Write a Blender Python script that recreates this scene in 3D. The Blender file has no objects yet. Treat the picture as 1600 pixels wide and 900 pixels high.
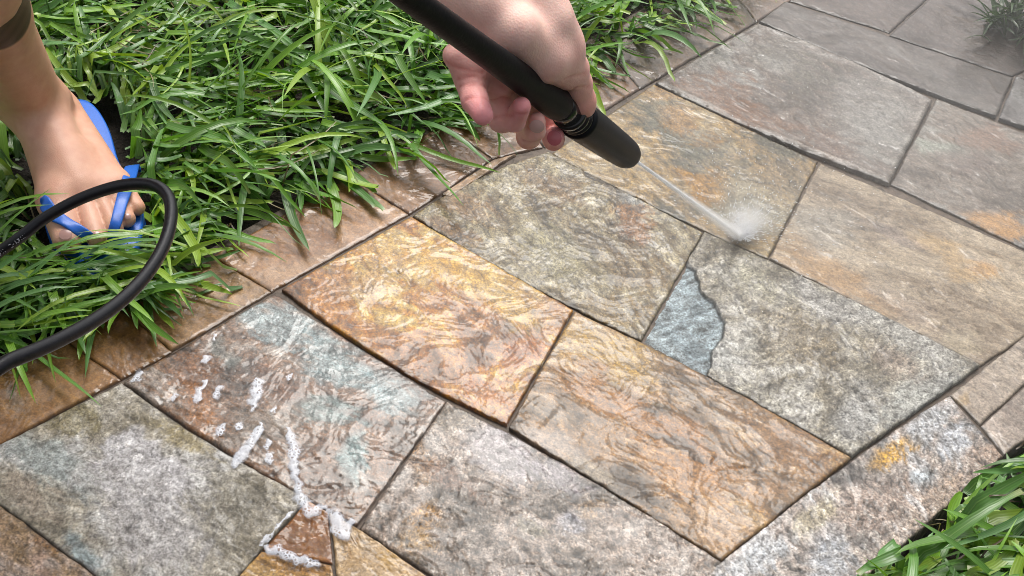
import bpy, math
import numpy as np

# ------------------------------------------------------------------ camera, sky, sun, exposure
scene = bpy.context.scene
COL = scene.collection
FPX, CAM_H = 1800.0, 0.82                      # focal length in pixels of a 1600 px wide frame, camera height
PITCH, ROLL = math.radians(45), math.radians(4)
_c, _s = math.cos(ROLL), math.sin(ROLL)
CR = np.array([_c, _s*math.sin(PITCH), _s*math.cos(PITCH)])
CU = np.array([-_s, _c*math.sin(PITCH), _c*math.cos(PITCH)])
CF = np.array([0.0, math.cos(PITCH), -math.sin(PITCH)])
CP = np.array([0.0, 0.0, CAM_H])

cam = bpy.data.cameras.new('camera')
cam.sensor_width = 36.0
cam.lens = 36.0*FPX/1600.0
cam.clip_start, cam.clip_end = 0.02, 400.0
camo = bpy.data.objects.new('camera', cam)
COL.objects.link(camo)
from mathutils import Matrix, Vector
camo.matrix_world = Matrix(((CR[0], CU[0], -CF[0], CP[0]), (CR[1], CU[1], -CF[1], CP[1]), (CR[2], CU[2], -CF[2], CP[2]), (0, 0, 0, 1)))
scene.camera = camo

SUN_AZ, SUN_EL = math.radians(3), math.radians(58)     # azimuth from +Y towards +X
world = bpy.data.worlds.new('World')
scene.world = world
world.use_nodes = True
nt = world.node_tree
bg = nt.nodes['Background']
sky = nt.nodes.new('ShaderNodeTexSky')
sky.sky_type = 'NISHITA'
sky.sun_disc = False
sky.sun_elevation = SUN_EL
sky.sun_rotation = SUN_AZ
sky.air_density, sky.dust_density, sky.ozone_density = 1.0, 6.0, 1.0
hs = nt.nodes.new('ShaderNodeHueSaturation')
hs.inputs['Saturation'].default_value = 0.22            # thick white cloud
nt.links.new(sky.outputs[0], hs.inputs['Color'])
nt.links.new(hs.outputs[0], bg.inputs['Color'])
bg.inputs['Strength'].default_value = 0.13

sun = bpy.data.lights.new('sun', 'SUN')
sun.energy, sun.angle, sun.color = 1.35, math.radians(25), (1.0, 0.96, 0.9)
suno = bpy.data.objects.new('sun', sun)
COL.objects.link(suno)
sd = Vector((math.sin(SUN_AZ)*math.cos(SUN_EL), math.cos(SUN_AZ)*math.cos(SUN_EL), math.sin(SUN_EL)))
suno.rotation_euler = sd.to_track_quat('Z', 'Y').to_euler()
suno.location = sd*5

scene.view_settings.view_transform = 'Standard'
scene.view_settings.look = 'None'
scene.view_settings.gamma = 1.0
scene.view_settings.use_curve_mapping = False
scene.view_settings.exposure = 0.55
scene.render.engine = 'CYCLES'
scene.cycles.use_denoising = True
scene.cycles.max_bounces = 6
scene.cycles.filter_width = 0.85
scene.cycles.transparent_max_bounces = 16
scene.cycles.volume_bounces = 4
scene.cycles.volume_step_rate = 2.5
scene.cycles.caustics_reflective = False
scene.cycles.caustics_refractive = False

# ------------------------------------------------------------------ helpers
rng = np.random.default_rng(11)

def P(px, py, d):
    """point seen at a pixel, at a given depth along the optical axis"""
    return CP + d*((px-800)/FPX*CR - (py-450)/FPX*CU + CF)

def G(px, py, z=0.0):
    v = (px-800)/FPX*CR - (py-450)/FPX*CU + CF
    return CP + v*((z-CAM_H)/v[2])

def pix(p):
    v = np.asarray(p) - CP
    d = v@CF
    return np.stack([800+FPX*(v@CR)/d, 450-FPX*(v@CU)/d], -1), d

def lin(c):
    c = np.asarray(c, float)/255.0
    return np.where(c <= 0.04045, c/12.92, ((c+0.055)/1.055)**2.4)

KA = 0.45                                       # photograph value -> base colour
def alb(r, g, b):
    return lin((r, g, b))*KA

def perlin(x, y, seed=0):
    xi = np.floor(x).astype(np.int64); yi = np.floor(y).astype(np.int64)
    xf = x-xi; yf = y-yi
    u = xf*xf*xf*(xf*(xf*6-15)+10); v = yf*yf*yf*(yf*(yf*6-15)+10)
    def g(ix, iy, dx, dy):
        n = (ix*374761393 + iy*668265263 + seed*1274126177) & 0xFFFFFFFF
        n = ((n ^ (n >> 13))*1274126177) & 0xFFFFFFFF
        n = n ^ (n >> 16)
        a = (n & 0xFFFF)*(2*np.pi/65536.0)
        return np.cos(a)*dx + np.sin(a)*dy
    a = g(xi, yi, xf, yf); b = g(xi+1, yi, xf-1, yf)
    c = g(xi, yi+1, xf, yf-1); d = g(xi+1, yi+1, xf-1, yf-1)
    return 1.4*((a*(1-u)+b*u)*(1-v) + (c*(1-u)+d*u)*v)

def fbm(x, y, seed=0, octv=5, gain=0.5):
    s = 0; a = 1.0; t = 0
    for i in range(octv):
        s = s + a*perlin(x, y, seed+i*17); t += a*0.6
        x = x*2.03+5.1; y = y*2.03-3.7; a *= gain
    return s/t

def sstep(a, b, x):
    t = np.clip((x-a)/(b-a), 0, 1)
    return t*t*(3-2*t)

def link(o, parent=None):
    COL.objects.link(o)
    if parent is not None:
        o.parent = parent
    return o

def tag(o, label=None, cat=None, group=None, kind=None):
    if label: o['label'] = label
    if cat: o['category'] = cat
    if group: o['group'] = group
    if kind: o['kind'] = kind
    return o

def mesh_np(name, verts, faces, mat, parent=None, attrs=None, smooth=True, origin=None):
    """faces: (n,4) or (n,3) int array, or list of such arrays"""
    verts = np.asarray(verts, np.float64)
    o_ = np.zeros(3) if origin is None else np.asarray(origin, float)
    me = bpy.data.meshes.new(name)
    fl = faces if isinstance(faces, list) else [faces]
    fl = [np.asarray(f, np.int32) for f in fl if len(f)]
    nl = sum(f.size for f in fl); nf = sum(len(f) for f in fl)
    me.vertices.add(len(verts)); me.loops.add(nl); me.polygons.add(nf)
    me.vertices.foreach_set('co', (verts-o_).astype(np.float32).ravel())
    me.loops.foreach_set('vertex_index', np.concatenate([f.ravel() for f in fl]))
    tot = np.concatenate([np.full(len(f), f.shape[1], np.int32) for f in fl])
    st = np.concatenate([[0], np.cumsum(tot)[:-1]]).astype(np.int32)
    me.polygons.foreach_set('loop_start', st)
    me.polygons.foreach_set('loop_total', tot)
    me.polygons.foreach_set('use_smooth', np.full(nf, smooth))
    for k, a in (attrs or {}).items():
        a = np.asarray(a, np.float32)
        if a.ndim == 2:
            at = me.attributes.new(k, 'FLOAT_COLOR', 'POINT')
            at.data.foreach_set('color', np.concatenate([a, np.ones((len(a), 1), np.float32)], 1).ravel())
        else:
            at = me.attributes.new(k, 'FLOAT', 'POINT')
            at.data.foreach_set('value', a)
    me.update(calc_edges=True)
    me.validate()
    if mat is not None:
        me.materials.append(mat)
    ob = bpy.data.objects.new(name, me)
    if parent is not None:
        ob.location = Vector(o_) - parent.location
    else:
        ob.location = o_
    return link(ob, parent)

def grid_faces(nu, nv):
    i = np.arange(nu*nv).reshape(nu, nv)
    return np.stack([i[:-1, :-1], i[1:, :-1], i[1:, 1:], i[:-1, 1:]], -1).reshape(-1, 4)

def material(name):
    m = bpy.data.materials.new(name)
    m.use_nodes = True
    t = m.node_tree
    b = t.nodes['Principled BSDF']
    return m, t, b

def node(t, kind, **kw):
    n = t.nodes.new(kind)
    for k, v in kw.items():
        if k in n.inputs.keys():
            n.inputs[k].default_value = v
        else:
            setattr(n, k, v)
    return n

def mathn(t, op, a, b=None):
    n = t.nodes.new('ShaderNodeMath'); n.operation = op
    for i, v in enumerate((a, b)):
        if v is None: continue
        if isinstance(v, (int, float)): n.inputs[i].default_value = v
        else: t.links.new(v, n.inputs[i])
    return n.outputs[0]

def ramp(t, fac, stops):
    r = t.nodes.new('ShaderNodeValToRGB')
    el = r.color_ramp.elements
    while len(el) < len(stops): el.new(0.5)
    for e, (p, c) in zip(el, stops):
        e.position = p; e.color = (*c, 1) if len(c) == 3 else c
    t.links.new(fac, r.inputs[0])
    return r.outputs[0]

def mixc(t, fac, a, b, mode='MIX'):
    n = t.nodes.new('ShaderNodeMix'); n.data_type = 'RGBA'; n.blend_type = mode
    for sock, v in ((n.inputs[0], fac), (n.inputs[6], a), (n.inputs[7], b)):
        if isinstance(v, (int, float)): sock.default_value = v
        elif isinstance(v, tuple): sock.default_value = (*v, 1)
        else: t.links.new(v, sock)
    return n.outputs[2]

def tube(pts, rad, seg=12, cap=True):
    """swept tube; returns verts, faces list"""
    pts = np.asarray(pts, float); n = len(pts)
    rad = np.broadcast_to(np.asarray(rad, float), (n,))
    tan = np.gradient(pts, axis=0); tan /= np.linalg.norm(tan, axis=1)[:, None]
    ref = np.array([0, 0, 1.0]) if abs(tan[0][2]) < 0.9 else np.array([1.0, 0, 0])
    a = np.cross(tan[0], ref); a /= np.linalg.norm(a)
    rings = []
    for i in range(n):
        a = a - tan[i]*(a@tan[i]); a /= np.linalg.norm(a)
        b = np.cross(tan[i], a)
        th = np.linspace(0, 2*np.pi, seg, endpoint=False)
        rings.append(pts[i] + rad[i]*(np.cos(th)[:, None]*a + np.sin(th)[:, None]*b))
    v = np.concatenate(rings)
    idx = np.arange(n*seg).reshape(n, seg)
    nx = np.roll(idx, -1, 1)
    q = np.stack([idx[:-1], nx[:-1], nx[1:], idx[1:]], -1).reshape(-1, 4)
    fl = [q]
    if cap:
        v = np.concatenate([v, pts[:1], pts[-1:]])
        c0, c1 = n*seg, n*seg+1
        t0 = np.stack([np.full(seg, c0), nx[0], idx[0]], -1)
        t1 = np.stack([np.full(seg, c1), idx[-1], nx[-1]], -1)
        fl.append(np.concatenate([t0, t1]))
    return v, fl

def spline(ctrl, n):
    """Catmull-Rom through control rows"""
    c = np.asarray(ctrl, float)
    c = np.concatenate([2*c[:1]-c[1:2], c, 2*c[-1:]-c[-2:-1]])
    m = len(c)-3
    t = np.linspace(0, m, n); i = np.minimum(t.astype(int), m-1); f = (t-i)[:, None]
    a, b, d, e = c[i], c[i+1], c[i+2], c[i+3]
    return 0.5*((2*b)+(-a+d)*f+(2*a-5*b+4*d-e)*f*f+(-a+3*b-3*d+e)*f**3)

# ------------------------------------------------------------------ materials
def make_stone():
    m, t, b = material('wet_slate')
    L = t.links.new
    pos = node(t, 'ShaderNodeNewGeometry').outputs['Position']
    col = node(t, 'ShaderNodeAttribute', attribute_name='Col').outputs['Color']
    wet = node(t, 'ShaderNodeAttribute', attribute_name='wet').outputs['Fac']
    suv = node(t, 'ShaderNodeAttribute', attribute_name='suv').outputs['Vector']
    rg = node(t, 'ShaderNodeAttribute', attribute_name='rough').outputs['Fac']
    def stretched(fa, fb, detail, rough, dist=0.0):
        mp = node(t, 'ShaderNodeMapping'); mp.inputs['Scale'].default_value = (fa, fb, 1.0); L(suv, mp.inputs['Vector'])
        n = node(t, 'ShaderNodeTexNoise', Scale=1.0, Detail=detail, Roughness=rough, Distortion=dist); L(mp.outputs[0], n.inputs['Vector'])
        return n.outputs[0]
    sA = stretched(75.0, 150.0, 8.0, 0.72, 0.3)
    sB = stretched(24.0, 60.0, 5.0, 0.62, 1.2)
    n1 = node(t, 'ShaderNodeTexNoise', Scale=480.0, Detail=5.0, Roughness=0.7); L(pos, n1.inputs['Vector'])
    gA = ramp(t, sA, [(0.36, (0.26, 0.24, 0.22)), (0.45, (0.84, 0.82, 0.80)), (0.53, (1.12, 1.12, 1.12)), (0.66, (1.9, 1.9, 1.9))])
    g1 = ramp(t, n1.outputs[0], [(0.34, (0.40, 0.38, 0.36)), (0.49, (1, 1, 1)), (0.66, (1.6, 1.6, 1.6))])
    c = mixc(t, rg, col, gA, 'MULTIPLY')
    c = mixc(t, rg, c, g1, 'MULTIPLY')
    # angular mineral flakes, light and dark
    for sc_, lo_, hi_, k_ in ((230.0, 0.12, 0.88, 0.30), (520.0, 0.15, 0.84, 0.45)):
        wn = node(t, 'ShaderNodeTexNoise', Scale=sc_*0.8, Detail=2.0); L(pos, wn.inputs['Vector'])
        wv = node(t, 'ShaderNodeVectorMath', operation='MULTIPLY_ADD'); L(wn.outputs['Color'], wv.inputs[0]); wv.inputs[1].default_value = (1.2/sc_,)*3; L(pos, wv.inputs[2])
        vo = node(t, 'ShaderNodeTexVoronoi', Scale=sc_); L(wv.outputs[0], vo.inputs['Vector'])
        sx = node(t, 'ShaderNodeSeparateColor'); L(vo.outputs['Color'], sx.inputs[0])
        fl = ramp(t, sx.outputs[0], [(lo_-0.04, (0.38, 0.36, 0.34)), (lo_+0.04, (1, 1, 1)), (hi_-0.03, (1, 1, 1)), (hi_+0.04, (1.65, 1.65, 1.65))])
        c = mixc(t, mathn(t, 'MULTIPLY', rg, k_), c, fl, 'MULTIPLY')
    # hairline cracks along the bedding
    ck = mathn(t, 'ABSOLUTE', mathn(t, 'SUBTRACT', sB, 0.47))
    ckr = ramp(t, ck, [(0.0, (0.28, 0.24, 0.2)), (0.012, (1, 1, 1))])
    msk = ramp(t, stretched(9.0, 13.0, 2.0, 0.5), [(0.46, (0, 0, 0)), (0.56, (1, 1, 1))])
    c = mixc(t, mathn(t, 'MULTIPLY', mathn(t, 'MULTIPLY', msk, 0.85), rg), c, ckr, 'MULTIPLY')
    L(c, b.inputs['Base Color'])
    hsum = mathn(t, 'ADD', mathn(t, 'MULTIPLY', n1.outputs[0], 0.4), sA)
    bp = node(t, 'ShaderNodeBump', Strength=0.30, Distance=0.0012); L(hsum, bp.inputs['Height'])
    L(bp.outputs[0], b.inputs['Normal'])
    n3 = node(t, 'ShaderNodeTexNoise', Scale=17.0, Detail=3.0, Roughness=0.45, Distortion=1.6); L(pos, n3.inputs['Vector'])
    bp2 = node(t, 'ShaderNodeBump', Strength=0.55, Distance=0.007); L(n3.outputs[0], bp2.inputs['Height'])
    gn = node(t, 'ShaderNodeNewGeometry').outputs['Normal']
    vm = node(t, 'ShaderNodeMix', data_type='VECTOR'); vm.inputs[0].default_value = 0.72; L(gn, vm.inputs[4]); vm.inputs[5].default_value = (0, 0, 1)
    vn_ = node(t, 'ShaderNodeVectorMath', operation='NORMALIZE'); L(vm.outputs[1], vn_.inputs[0])
    L(vn_.outputs[0], bp2.inputs['Normal'])
    L(bp2.outputs[0], b.inputs['Coat Normal'])
    L(mathn(t, 'SUBTRACT', 0.75, mathn(t, 'MULTIPLY', wet, 0.3)), b.inputs['Roughness'])
    L(wet, b.inputs['Coat Weight'])
    b.inputs['Coat Roughness'].default_value = 0.06
    b.inputs['Coat IOR'].default_value = 1.33
    return m
STONE = make_stone()

def make_simple(name, c, rough=0.5, nscale=60, var=0.3, bump=0.3, bdist=0.002, spec=0.5, detail=5.0):
    m, t, b = material(name)
    L = t.links.new
    tc = node(t, 'ShaderNodeTexCoord').outputs['Object']
    n = node(t, 'ShaderNodeTexNoise', Scale=float(nscale), Detail=detail, Roughness=0.6); L(tc, n.inputs['Vector'])
    c = tuple(float(x) for x in c)
    L(ramp(t, n.outputs[0], [(0.3, tuple(x*(1-var) for x in c)), (0.7, tuple(min(1, x*(1+var)) for x in c))]), b.inputs['Base Color'])
    b.inputs['Roughness'].default_value = rough
    b.inputs['Specular IOR Level'].default_value = spec
    if bump:
        bp = node(t, 'ShaderNodeBump', Strength=bump, Distance=bdist); L(n.outputs[0], bp.inputs['Height'])
        L(bp.outputs[0], b.inputs['Normal'])
    return m
SOIL = make_simple('dark_soil', (0.028, 0.020, 0.014), 0.85, 45, 0.6, 0.9, 0.02)
MORTAR = make_simple('dark_wet_joint', (0.085, 0.060, 0.042), 0.6, 120, 0.5, 0.6, 0.004)

def make_grass():
    m, t, b = material('grass_blade')
    L = t.links.new
    col = node(t, 'ShaderNodeAttribute', attribute_name='Col').outputs['Color']
    ac = node(t, 'ShaderNodeAttribute', attribute_name='across').outputs['Fac']
    al = node(t, 'ShaderNodeAttribute', attribute_name='along').outputs['Fac']
    st = mathn(t, 'SINE', mathn(t, 'MULTIPLY', ac, 15.0))
    wv = mathn(t, 'ADD', mathn(t, 'MULTIPLY', st, 0.09), 0.97)
    vein = mathn(t, 'LESS_THAN', mathn(t, 'ABSOLUTE', ac), 0.07)
    c = mixc(t, mathn(t, 'MULTIPLY', vein, 0.25), col, (0.30, 0.42, 0.14))
    cv = node(t, 'ShaderNodeCombineColor'); [L(wv, cv.inputs[i]) for i in range(3)]
    c = mixc(t, 1.0, c, cv.outputs[0], 'MULTIPLY')
    L(c, b.inputs['Base Color'])
    b.inputs['Roughness'].default_value = 0.33
    b.inputs['Specular IOR Level'].default_value = 0.6
    bp = node(t, 'ShaderNodeBump', Strength=0.12, Distance=0.0004); L(st, bp.inputs['Height']); L(bp.outputs[0], b.inputs['Normal'])
    tr = node(t, 'ShaderNodeBsdfTranslucent')
    L(mixc(t, 1.0, c, (1.1, 1.15, 0.5), 'MULTIPLY'), tr.inputs['Color'])
    mx = node(t, 'ShaderNodeMixShader'); mx.inputs[0].default_value = 0.3
    L(b.outputs[0], mx.inputs[1]); L(tr.outputs[0], mx.inputs[2])
    L(mx.outputs[0], t.nodes['Material Output'].inputs['Surface'])
    return m
GRASS = make_grass()

def make_skin():
    m, t, b = material('skin')
    L = t.links.new
    pos = node(t, 'ShaderNodeNewGeometry').outputs['Position']
    col = node(t, 'ShaderNodeAttribute', attribute_name='Col').outputs['Color']
    n = node(t, 'ShaderNodeTexNoise', Scale=90.0, Detail=4.0, Roughness=0.6); L(pos, n.inputs['Vector'])
    c = mixc(t, 1.0, col, ramp(t, n.outputs[0], [(0.3, (0.93, 0.86, 0.85)), (0.7, (1.05, 1.05, 1.03))]), 'MULTIPLY')
    L(c, b.inputs['Base Color'])
    v = node(t, 'ShaderNodeTexVoronoi', Scale=900.0); L(pos, v.inputs['Vector'])
    hh = mathn(t, 'ADD', mathn(t, 'MULTIPLY', v.outputs['Distance'], 0.5), n.outputs[0])
    bp = node(t, 'ShaderNodeBump', Strength=0.22, Distance=0.001); L(hh, bp.inputs['Height']); L(bp.outputs[0], b.inputs['Normal'])
    b.inputs['Roughness'].default_value = 0.48
    b.inputs['Specular IOR Level'].default_value = 0.4
    b.inputs['Subsurface Weight'].default_value = 0.25
    b.inputs['Subsurface Radius'].default_value = (1.0, 0.35, 0.2)
    b.inputs['Subsurface Scale'].default_value = 0.004
    return m
SKIN = make_skin()
NAIL = make_simple('nail', alb(235, 185, 175), 0.25, 60, 0.05, 0)
BLUE = make_simple('blue_foam_rubber', (0.010, 0.11, 0.50), 0.4, 400, 0.12, 0.25, 0.0006)
HOSE = make_simple('black_hose_rubber', (0.006, 0.006, 0.010), 0.33, 300, 0.3, 0.25, 0.0008, 0.4)
RUBBER = make_simple('black_lance_rubber', (0.004, 0.005, 0.006), 0.5, 500, 0.25, 0.3, 0.0005, 0.10)
PLASTIC = make_simple('black_plastic', (0.006, 0.007, 0.009), 0.42, 700, 0.2, 0.25, 0.0003, 0.12)
GLOSSY = make_simple('glossy_black_collar', (0.012, 0.012, 0.013), 0.16, 200, 0.2, 0.05, 0.0003)
PRINT = make_simple('white_print', (0.55, 0.56, 0.6), 0.6, 200, 0.2, 0)
CLOTH = make_simple('dark_cloth', (0.03, 0.03, 0.035), 0.85, 300, 0.3, 0.3, 0.001)

# ------------------------------------------------------------------ setting: ground, path bed, stone slabs
def quad_sheet(name, corners, z, mat, n=2):
    A, B, C, D = [np.array([*c, z], float) for c in corners]
    u, v = np.meshgrid(np.linspace(0, 1, n), np.linspace(0, 1, n), indexing='ij')
    u = u[..., None]; v = v[..., None]
    p = A*(1-u)*(1-v)+B*u*(1-v)+C*u*v+D*(1-u)*v
    return mesh_np(name, p.reshape(-1, 3), grid_faces(n, n), mat)

ground = quad_sheet('ground', [(-60, -60), (60, -60), (60, 60), (-60, 60)], -0.030, SOIL, 2)
tag(ground, kind='structure')

def gx(px, py):
    return G(px, py)[:2]

bed_px = [(-420, 800), (1330, -170), (2150, 180), (1890, 470), (1020, 1075), (560, 1500)]
bp_ = np.array([[*gx(*p), -0.0030] for p in bed_px])
bb_ = bp_.copy(); bb_[:, 2] = -0.05
n_ = len(bp_)
fl_ = [np.array([[i, i+n_, (i+1) % n_+n_, (i+1) % n_] for i in range(n_)])]
path = mesh_np('path', np.concatenate([bp_, bb_, [bp_.mean(0)]]), fl_+[np.array([[(i+1) % n_, 2*n_, i] for i in range(n_)])], MORTAR, smooth=False)
tag(path, kind='structure')

SLABS = {}
def slab(key, q, cols, scale=9.0, patches=(), streak=0.4, ang=0.0, spk=(0.5, 0.3), relief=0.003, wet=0.5, z=0.0,
         vein=0.35, res=0.0017, tilt=(0, 0), lvl=5, wob=0.0009, chip=None, gap=0.0003, rim=0.0, bul=()):
    """one stone: q = its corners (left, top, right, bottom as seen), cols = colours along a noise ramp"""
    relief = relief*0.34
    sd_ = (sum(ord(ch)*(i*7+3) for i, ch in enumerate(key)) % 997)+3
    A, B, C, D = [np.array(gx(*p)) for p in q]
    lu = max(np.linalg.norm(B-A), np.linalg.norm(C-D)); lv = max(np.linalg.norm(C-B), np.linalg.norm(D-A))
    nu = max(8, int(lu/res)); nv = max(8, int(lv/res))
    u, v = np.meshgrid(np.linspace(gap/lu, 1-gap/lu, nu), np.linspace(gap/lv, 1-gap/lv, nv), indexing='ij')
    ue, ve = u[..., None], v[..., None]
    xy = A*(1-ue)*(1-ve)+B*ue*(1-ve)+C*ue*ve+D*(1-ue)*ve
    for ed, ox, oy in bul:
        e0_, e1_ = {'AB': (0, 1), 'BC': (1, 2), 'CD': (2, 3), 'DA': (3, 0)}[ed]
        mp = (np.array(q[e0_], float)+np.array(q[e1_]))/2
        off = np.array(gx(mp[0]+ox, mp[1]+oy))-np.array(gx(*mp))
        tt_ = u if ed in ('AB', 'CD') else v
        wt_ = {'AB': 1-v, 'BC': u, 'CD': v, 'DA': 1-u}[ed]
        xy = xy+(4*tt_*(1-tt_)*wt_**2)[..., None]*off
    de = np.minimum(np.minimum(u*lu, (1-u)*lu), np.minimum(v*lv, (1-v)*lv))
    x, y = xy[..., 0], xy[..., 1]
    ef = np.exp(-(de/0.012)**2)
    wx = perlin(x*38, y*38, sd_)+0.6*perlin(x*120, y*120, sd_+1); wy = perlin(x*38, y*38, sd_+2)+0.6*perlin(x*120, y*120, sd_+3)
    x = x+wob*wx*ef; y = y+wob*wy*ef
    # local streak frame: a runs along the long side of the stone, turned by ang
    dirv = (C-B)/np.linalg.norm(C-B)
    th = math.atan2(dirv[1], dirv[0])+math.radians(ang)
    a = x*math.cos(th)+y*math.sin(th); b = -x*math.sin(th)+y*math.cos(th)
    k = 1-streak
    w1 = fbm(x*11, y*11, sd_+5, 3); w2 = fbm(x*11, y*11, sd_+9, 3)
    aw = a+0.02*w1; bw = b+0.02*w2
    big = fbm(aw*scale*k, bw*scale*(1+streak), sd_+20, 5, 0.55)
    mid = fbm(aw*scale*4.2*k, bw*scale*4.2*(1+streak*2), sd_+40, 5, 0.6)
    fine = fbm(aw*150*k, bw*150*(1+streak), sd_+60, 3, 0.7)
    grain = fbm(x*330, y*330, sd_+80, 2, 0.8)
    tt = np.clip(0.5+0.62*big+0.34*mid+0.12*fine, 0, 1)
    cs = [lin(c_)*KA for c_ in cols]
    pos = np.linspace(0.18, 0.82, len(cs))
    col = np.stack([np.interp(tt, pos, [c_[i] for c_ in cs]) for i in range(3)], -1)
    # pixel position of every vertex, to place patches
    pp, _ = pix(np.stack([x, y, np.zeros_like(x)], -1))
    px = pp[..., 0]+26*w1+9*mid*1.6; py = pp[..., 1]+26*w2+9*fine
    extra = np.zeros_like(x)
    wetm = np.clip(wet+0.28*mid+0.15*big, 0, 1)
    for pt in patches:
        cx, cy, rx, ry, an, c_, soft, stg = pt[:8]
        ca, sa = math.cos(math.radians(an)), math.sin(math.radians(an))
        ddx, ddy = px-cx, py-cy
        e = np.sqrt(((ddx*ca+ddy*sa)/rx)**2+((-ddx*sa+ddy*ca)/ry)**2)
        mk = sstep(1+0.7*soft, 1-0.7*soft, e+0.5*mid+0.25*fine)*stg
        col = col*(1-mk[..., None])+(lin(c_)*KA)*mk[..., None]
        if len(pt) > 8:
            wetm = wetm*(1-mk)+pt[8]*mk
        if len(pt) > 9:
            extra = extra+pt[9]*mk
    # layered cleavage: terraces of thin sheets
    ter = (0.5+0.5*big+0.30*mid)*lvl
    fr = ter-np.floor(ter)
    hstep = (np.floor(ter)+sstep(0.0, 0.22, fr))/lvl
    lip = np.exp(-((fr-0.03)/0.05)**2)*sstep(-0.2, 0.35, perlin(x*14, y*14, sd_+90))
    hgt = relief*(hstep-0.5)*1.3+(relief*0.22*mid+relief*0.12*fine+0.00022*grain)*(1-0.65*wet)
    ridge = 1-np.abs(fbm(aw*26*k, bw*26*(1+streak), sd_+120, 4, 0.6))*2.6
    vn = sstep(0.84, 0.98, ridge)*sstep(-0.05, 0.5, perlin(x*9, y*9, sd_+130))
    col = col*(1-(vein*np.clip(vn+0.7*lip, 0, 1))[..., None])
    hgt = hgt-0.0009*vn
    # salt and pepper grain of the split surface
    dk = sstep(0.10, 0.62, -(fine*0.75+grain*0.55))*spk[0]
    lt = sstep(0.14, 0.66, fine*0.6+grain*0.65)*spk[1]*0.7
    col = col*(1-0.72*dk[..., None]); col = col+(lin((232, 228, 220))*KA-col)*(lt*0.75)[..., None]
    hgt = hgt-0.0007*dk+0.0004*lt
    z0 = z+tilt[0]*(u-0.5)*lu+tilt[1]*(v-0.5)*lv
    rag = 1+0.6*perlin(x*60, y*60, sd_+150)
    zz = z0+hgt*sstep(0, 0.003, de)-0.0012*rag*np.exp(-(de/0.0014)**2)+extra
    if rim:
        rm = np.exp(-((de-0.006)/0.004)**2)
        zz = zz+rim*0.4*rm
        col = col+(lin((205, 198, 190))*KA-col)*(0.55*rm*sstep(-0.4, 0.4, perlin(x*20, y*20, sd_+160)))[..., None]
    # grime in the last millimetres
    col = col*(1-0.35*np.exp(-(de/0.0014)**2))[..., None]
    if chip is not None:
        poly = np.array(chip, float)
        qx, qy = pp[..., 0]+3*perlin(x*120, y*120, 7), pp[..., 1]+3*perlin(x*120, y*120, 8)
        ins = np.zeros(qx.shape, bool); dist = np.full(qx.shape, 1e9)
        for i in range(len(poly)):
            p1, p2 = poly[i], poly[(i+1) % len(poly)]
            cnd = ((p1[1] > qy) != (p2[1] > qy)) & (qx < (p2[0]-p1[0])*(qy-p1[1])/(p2[1]-p1[1]+1e-9)+p1[0])
            ins ^= cnd
            ab = p2-p1; t_ = np.clip(((qx-p1[0])*ab[0]+(qy-p1[1])*ab[1])/(ab@ab+1e-9), 0, 1)
            dist = np.minimum(dist, np.hypot(qx-p1[0]-t_*ab[0], qy-p1[1]-t_*ab[1]))
        sgn = np.where(ins, dist, -dist)
        mk = sstep(-1.0, 1.5, sgn)
        sf = fbm(a*40, b*190, 321, 4, 0.6)
        bl = np.clip(0.5+0.8*sf+0.5*fbm(x*25, y*25, 322, 3), 0, 1)[..., None]
        cc = lin((140, 150, 154))*KA*(1-bl)+lin((200, 212, 216))*KA*bl
        cc = cc*(1-0.45*sstep(0.3, 0.8, -sf))[..., None]
        col = col*(1-mk[..., None])+cc*mk[..., None]
        col = col*(1-0.75*np.exp(-((sgn-1.0)/1.8)**2))[..., None]
        zz = zz*(1-mk)+(z0-0.0040+0.0006*sf+0.0003*grain-0.002*np.exp(-(de/0.004)**2))*mk
        wetm = wetm*(1-mk)+0.12*mk
    top = np.stack([x, y, zz], -1).reshape(-1, 3)
    faces = grid_faces(nu, nv)
    idx = np.arange(nu*nv).reshape(nu, nv)
    per = np.concatenate([idx[:, 0], idx[-1, 1:], idx[-2::-1, -1], idx[0, -2:0:-1]])
    low = top[per].copy(); low[:, 2] = -0.032
    m0 = len(top); sk = np.arange(len(per))+m0
    sk_f = np.stack([per, sk, np.roll(sk, -1), np.roll(per, -1)], -1)
    vv = np.concatenate([top, low]); ff = np.concatenate([faces, sk_f])
    e1, e2 = top[faces[0][1]]-top[faces[0][0]], top[faces[0][3]]-top[faces[0][0]]
    if np.cross(e1[:2], e2[:2]) < 0:
        ff = ff[:, ::-1]
    lum = col@np.array([0.3, 0.55, 0.15])
    col = lum[..., None]+(col-lum[..., None])*1.32
    colf = np.clip(col.reshape(-1, 3), 0.004, 0.85)
    nper = len(per); suv = np.stack([a, b*(0.5+streak), np.full_like(a, sd_*0.37)], -1).reshape(-1, 3); suv = np.concatenate([suv, suv[per]])
    rgh = np.full(len(suv), min(1.0, 0.25+0.8*spk[0]))
    cl = np.concatenate([colf, colf[per]*0.6]); wl = np.concatenate([wetm.ravel(), np.full(len(per), 0.3)])
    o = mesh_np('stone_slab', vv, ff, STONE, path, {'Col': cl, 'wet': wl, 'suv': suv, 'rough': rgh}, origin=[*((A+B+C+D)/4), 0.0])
    SLABS[key] = o
    return o

BR, BRD, TAN = (168, 116, 72), (132, 92, 62), (192, 150, 108)
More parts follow.
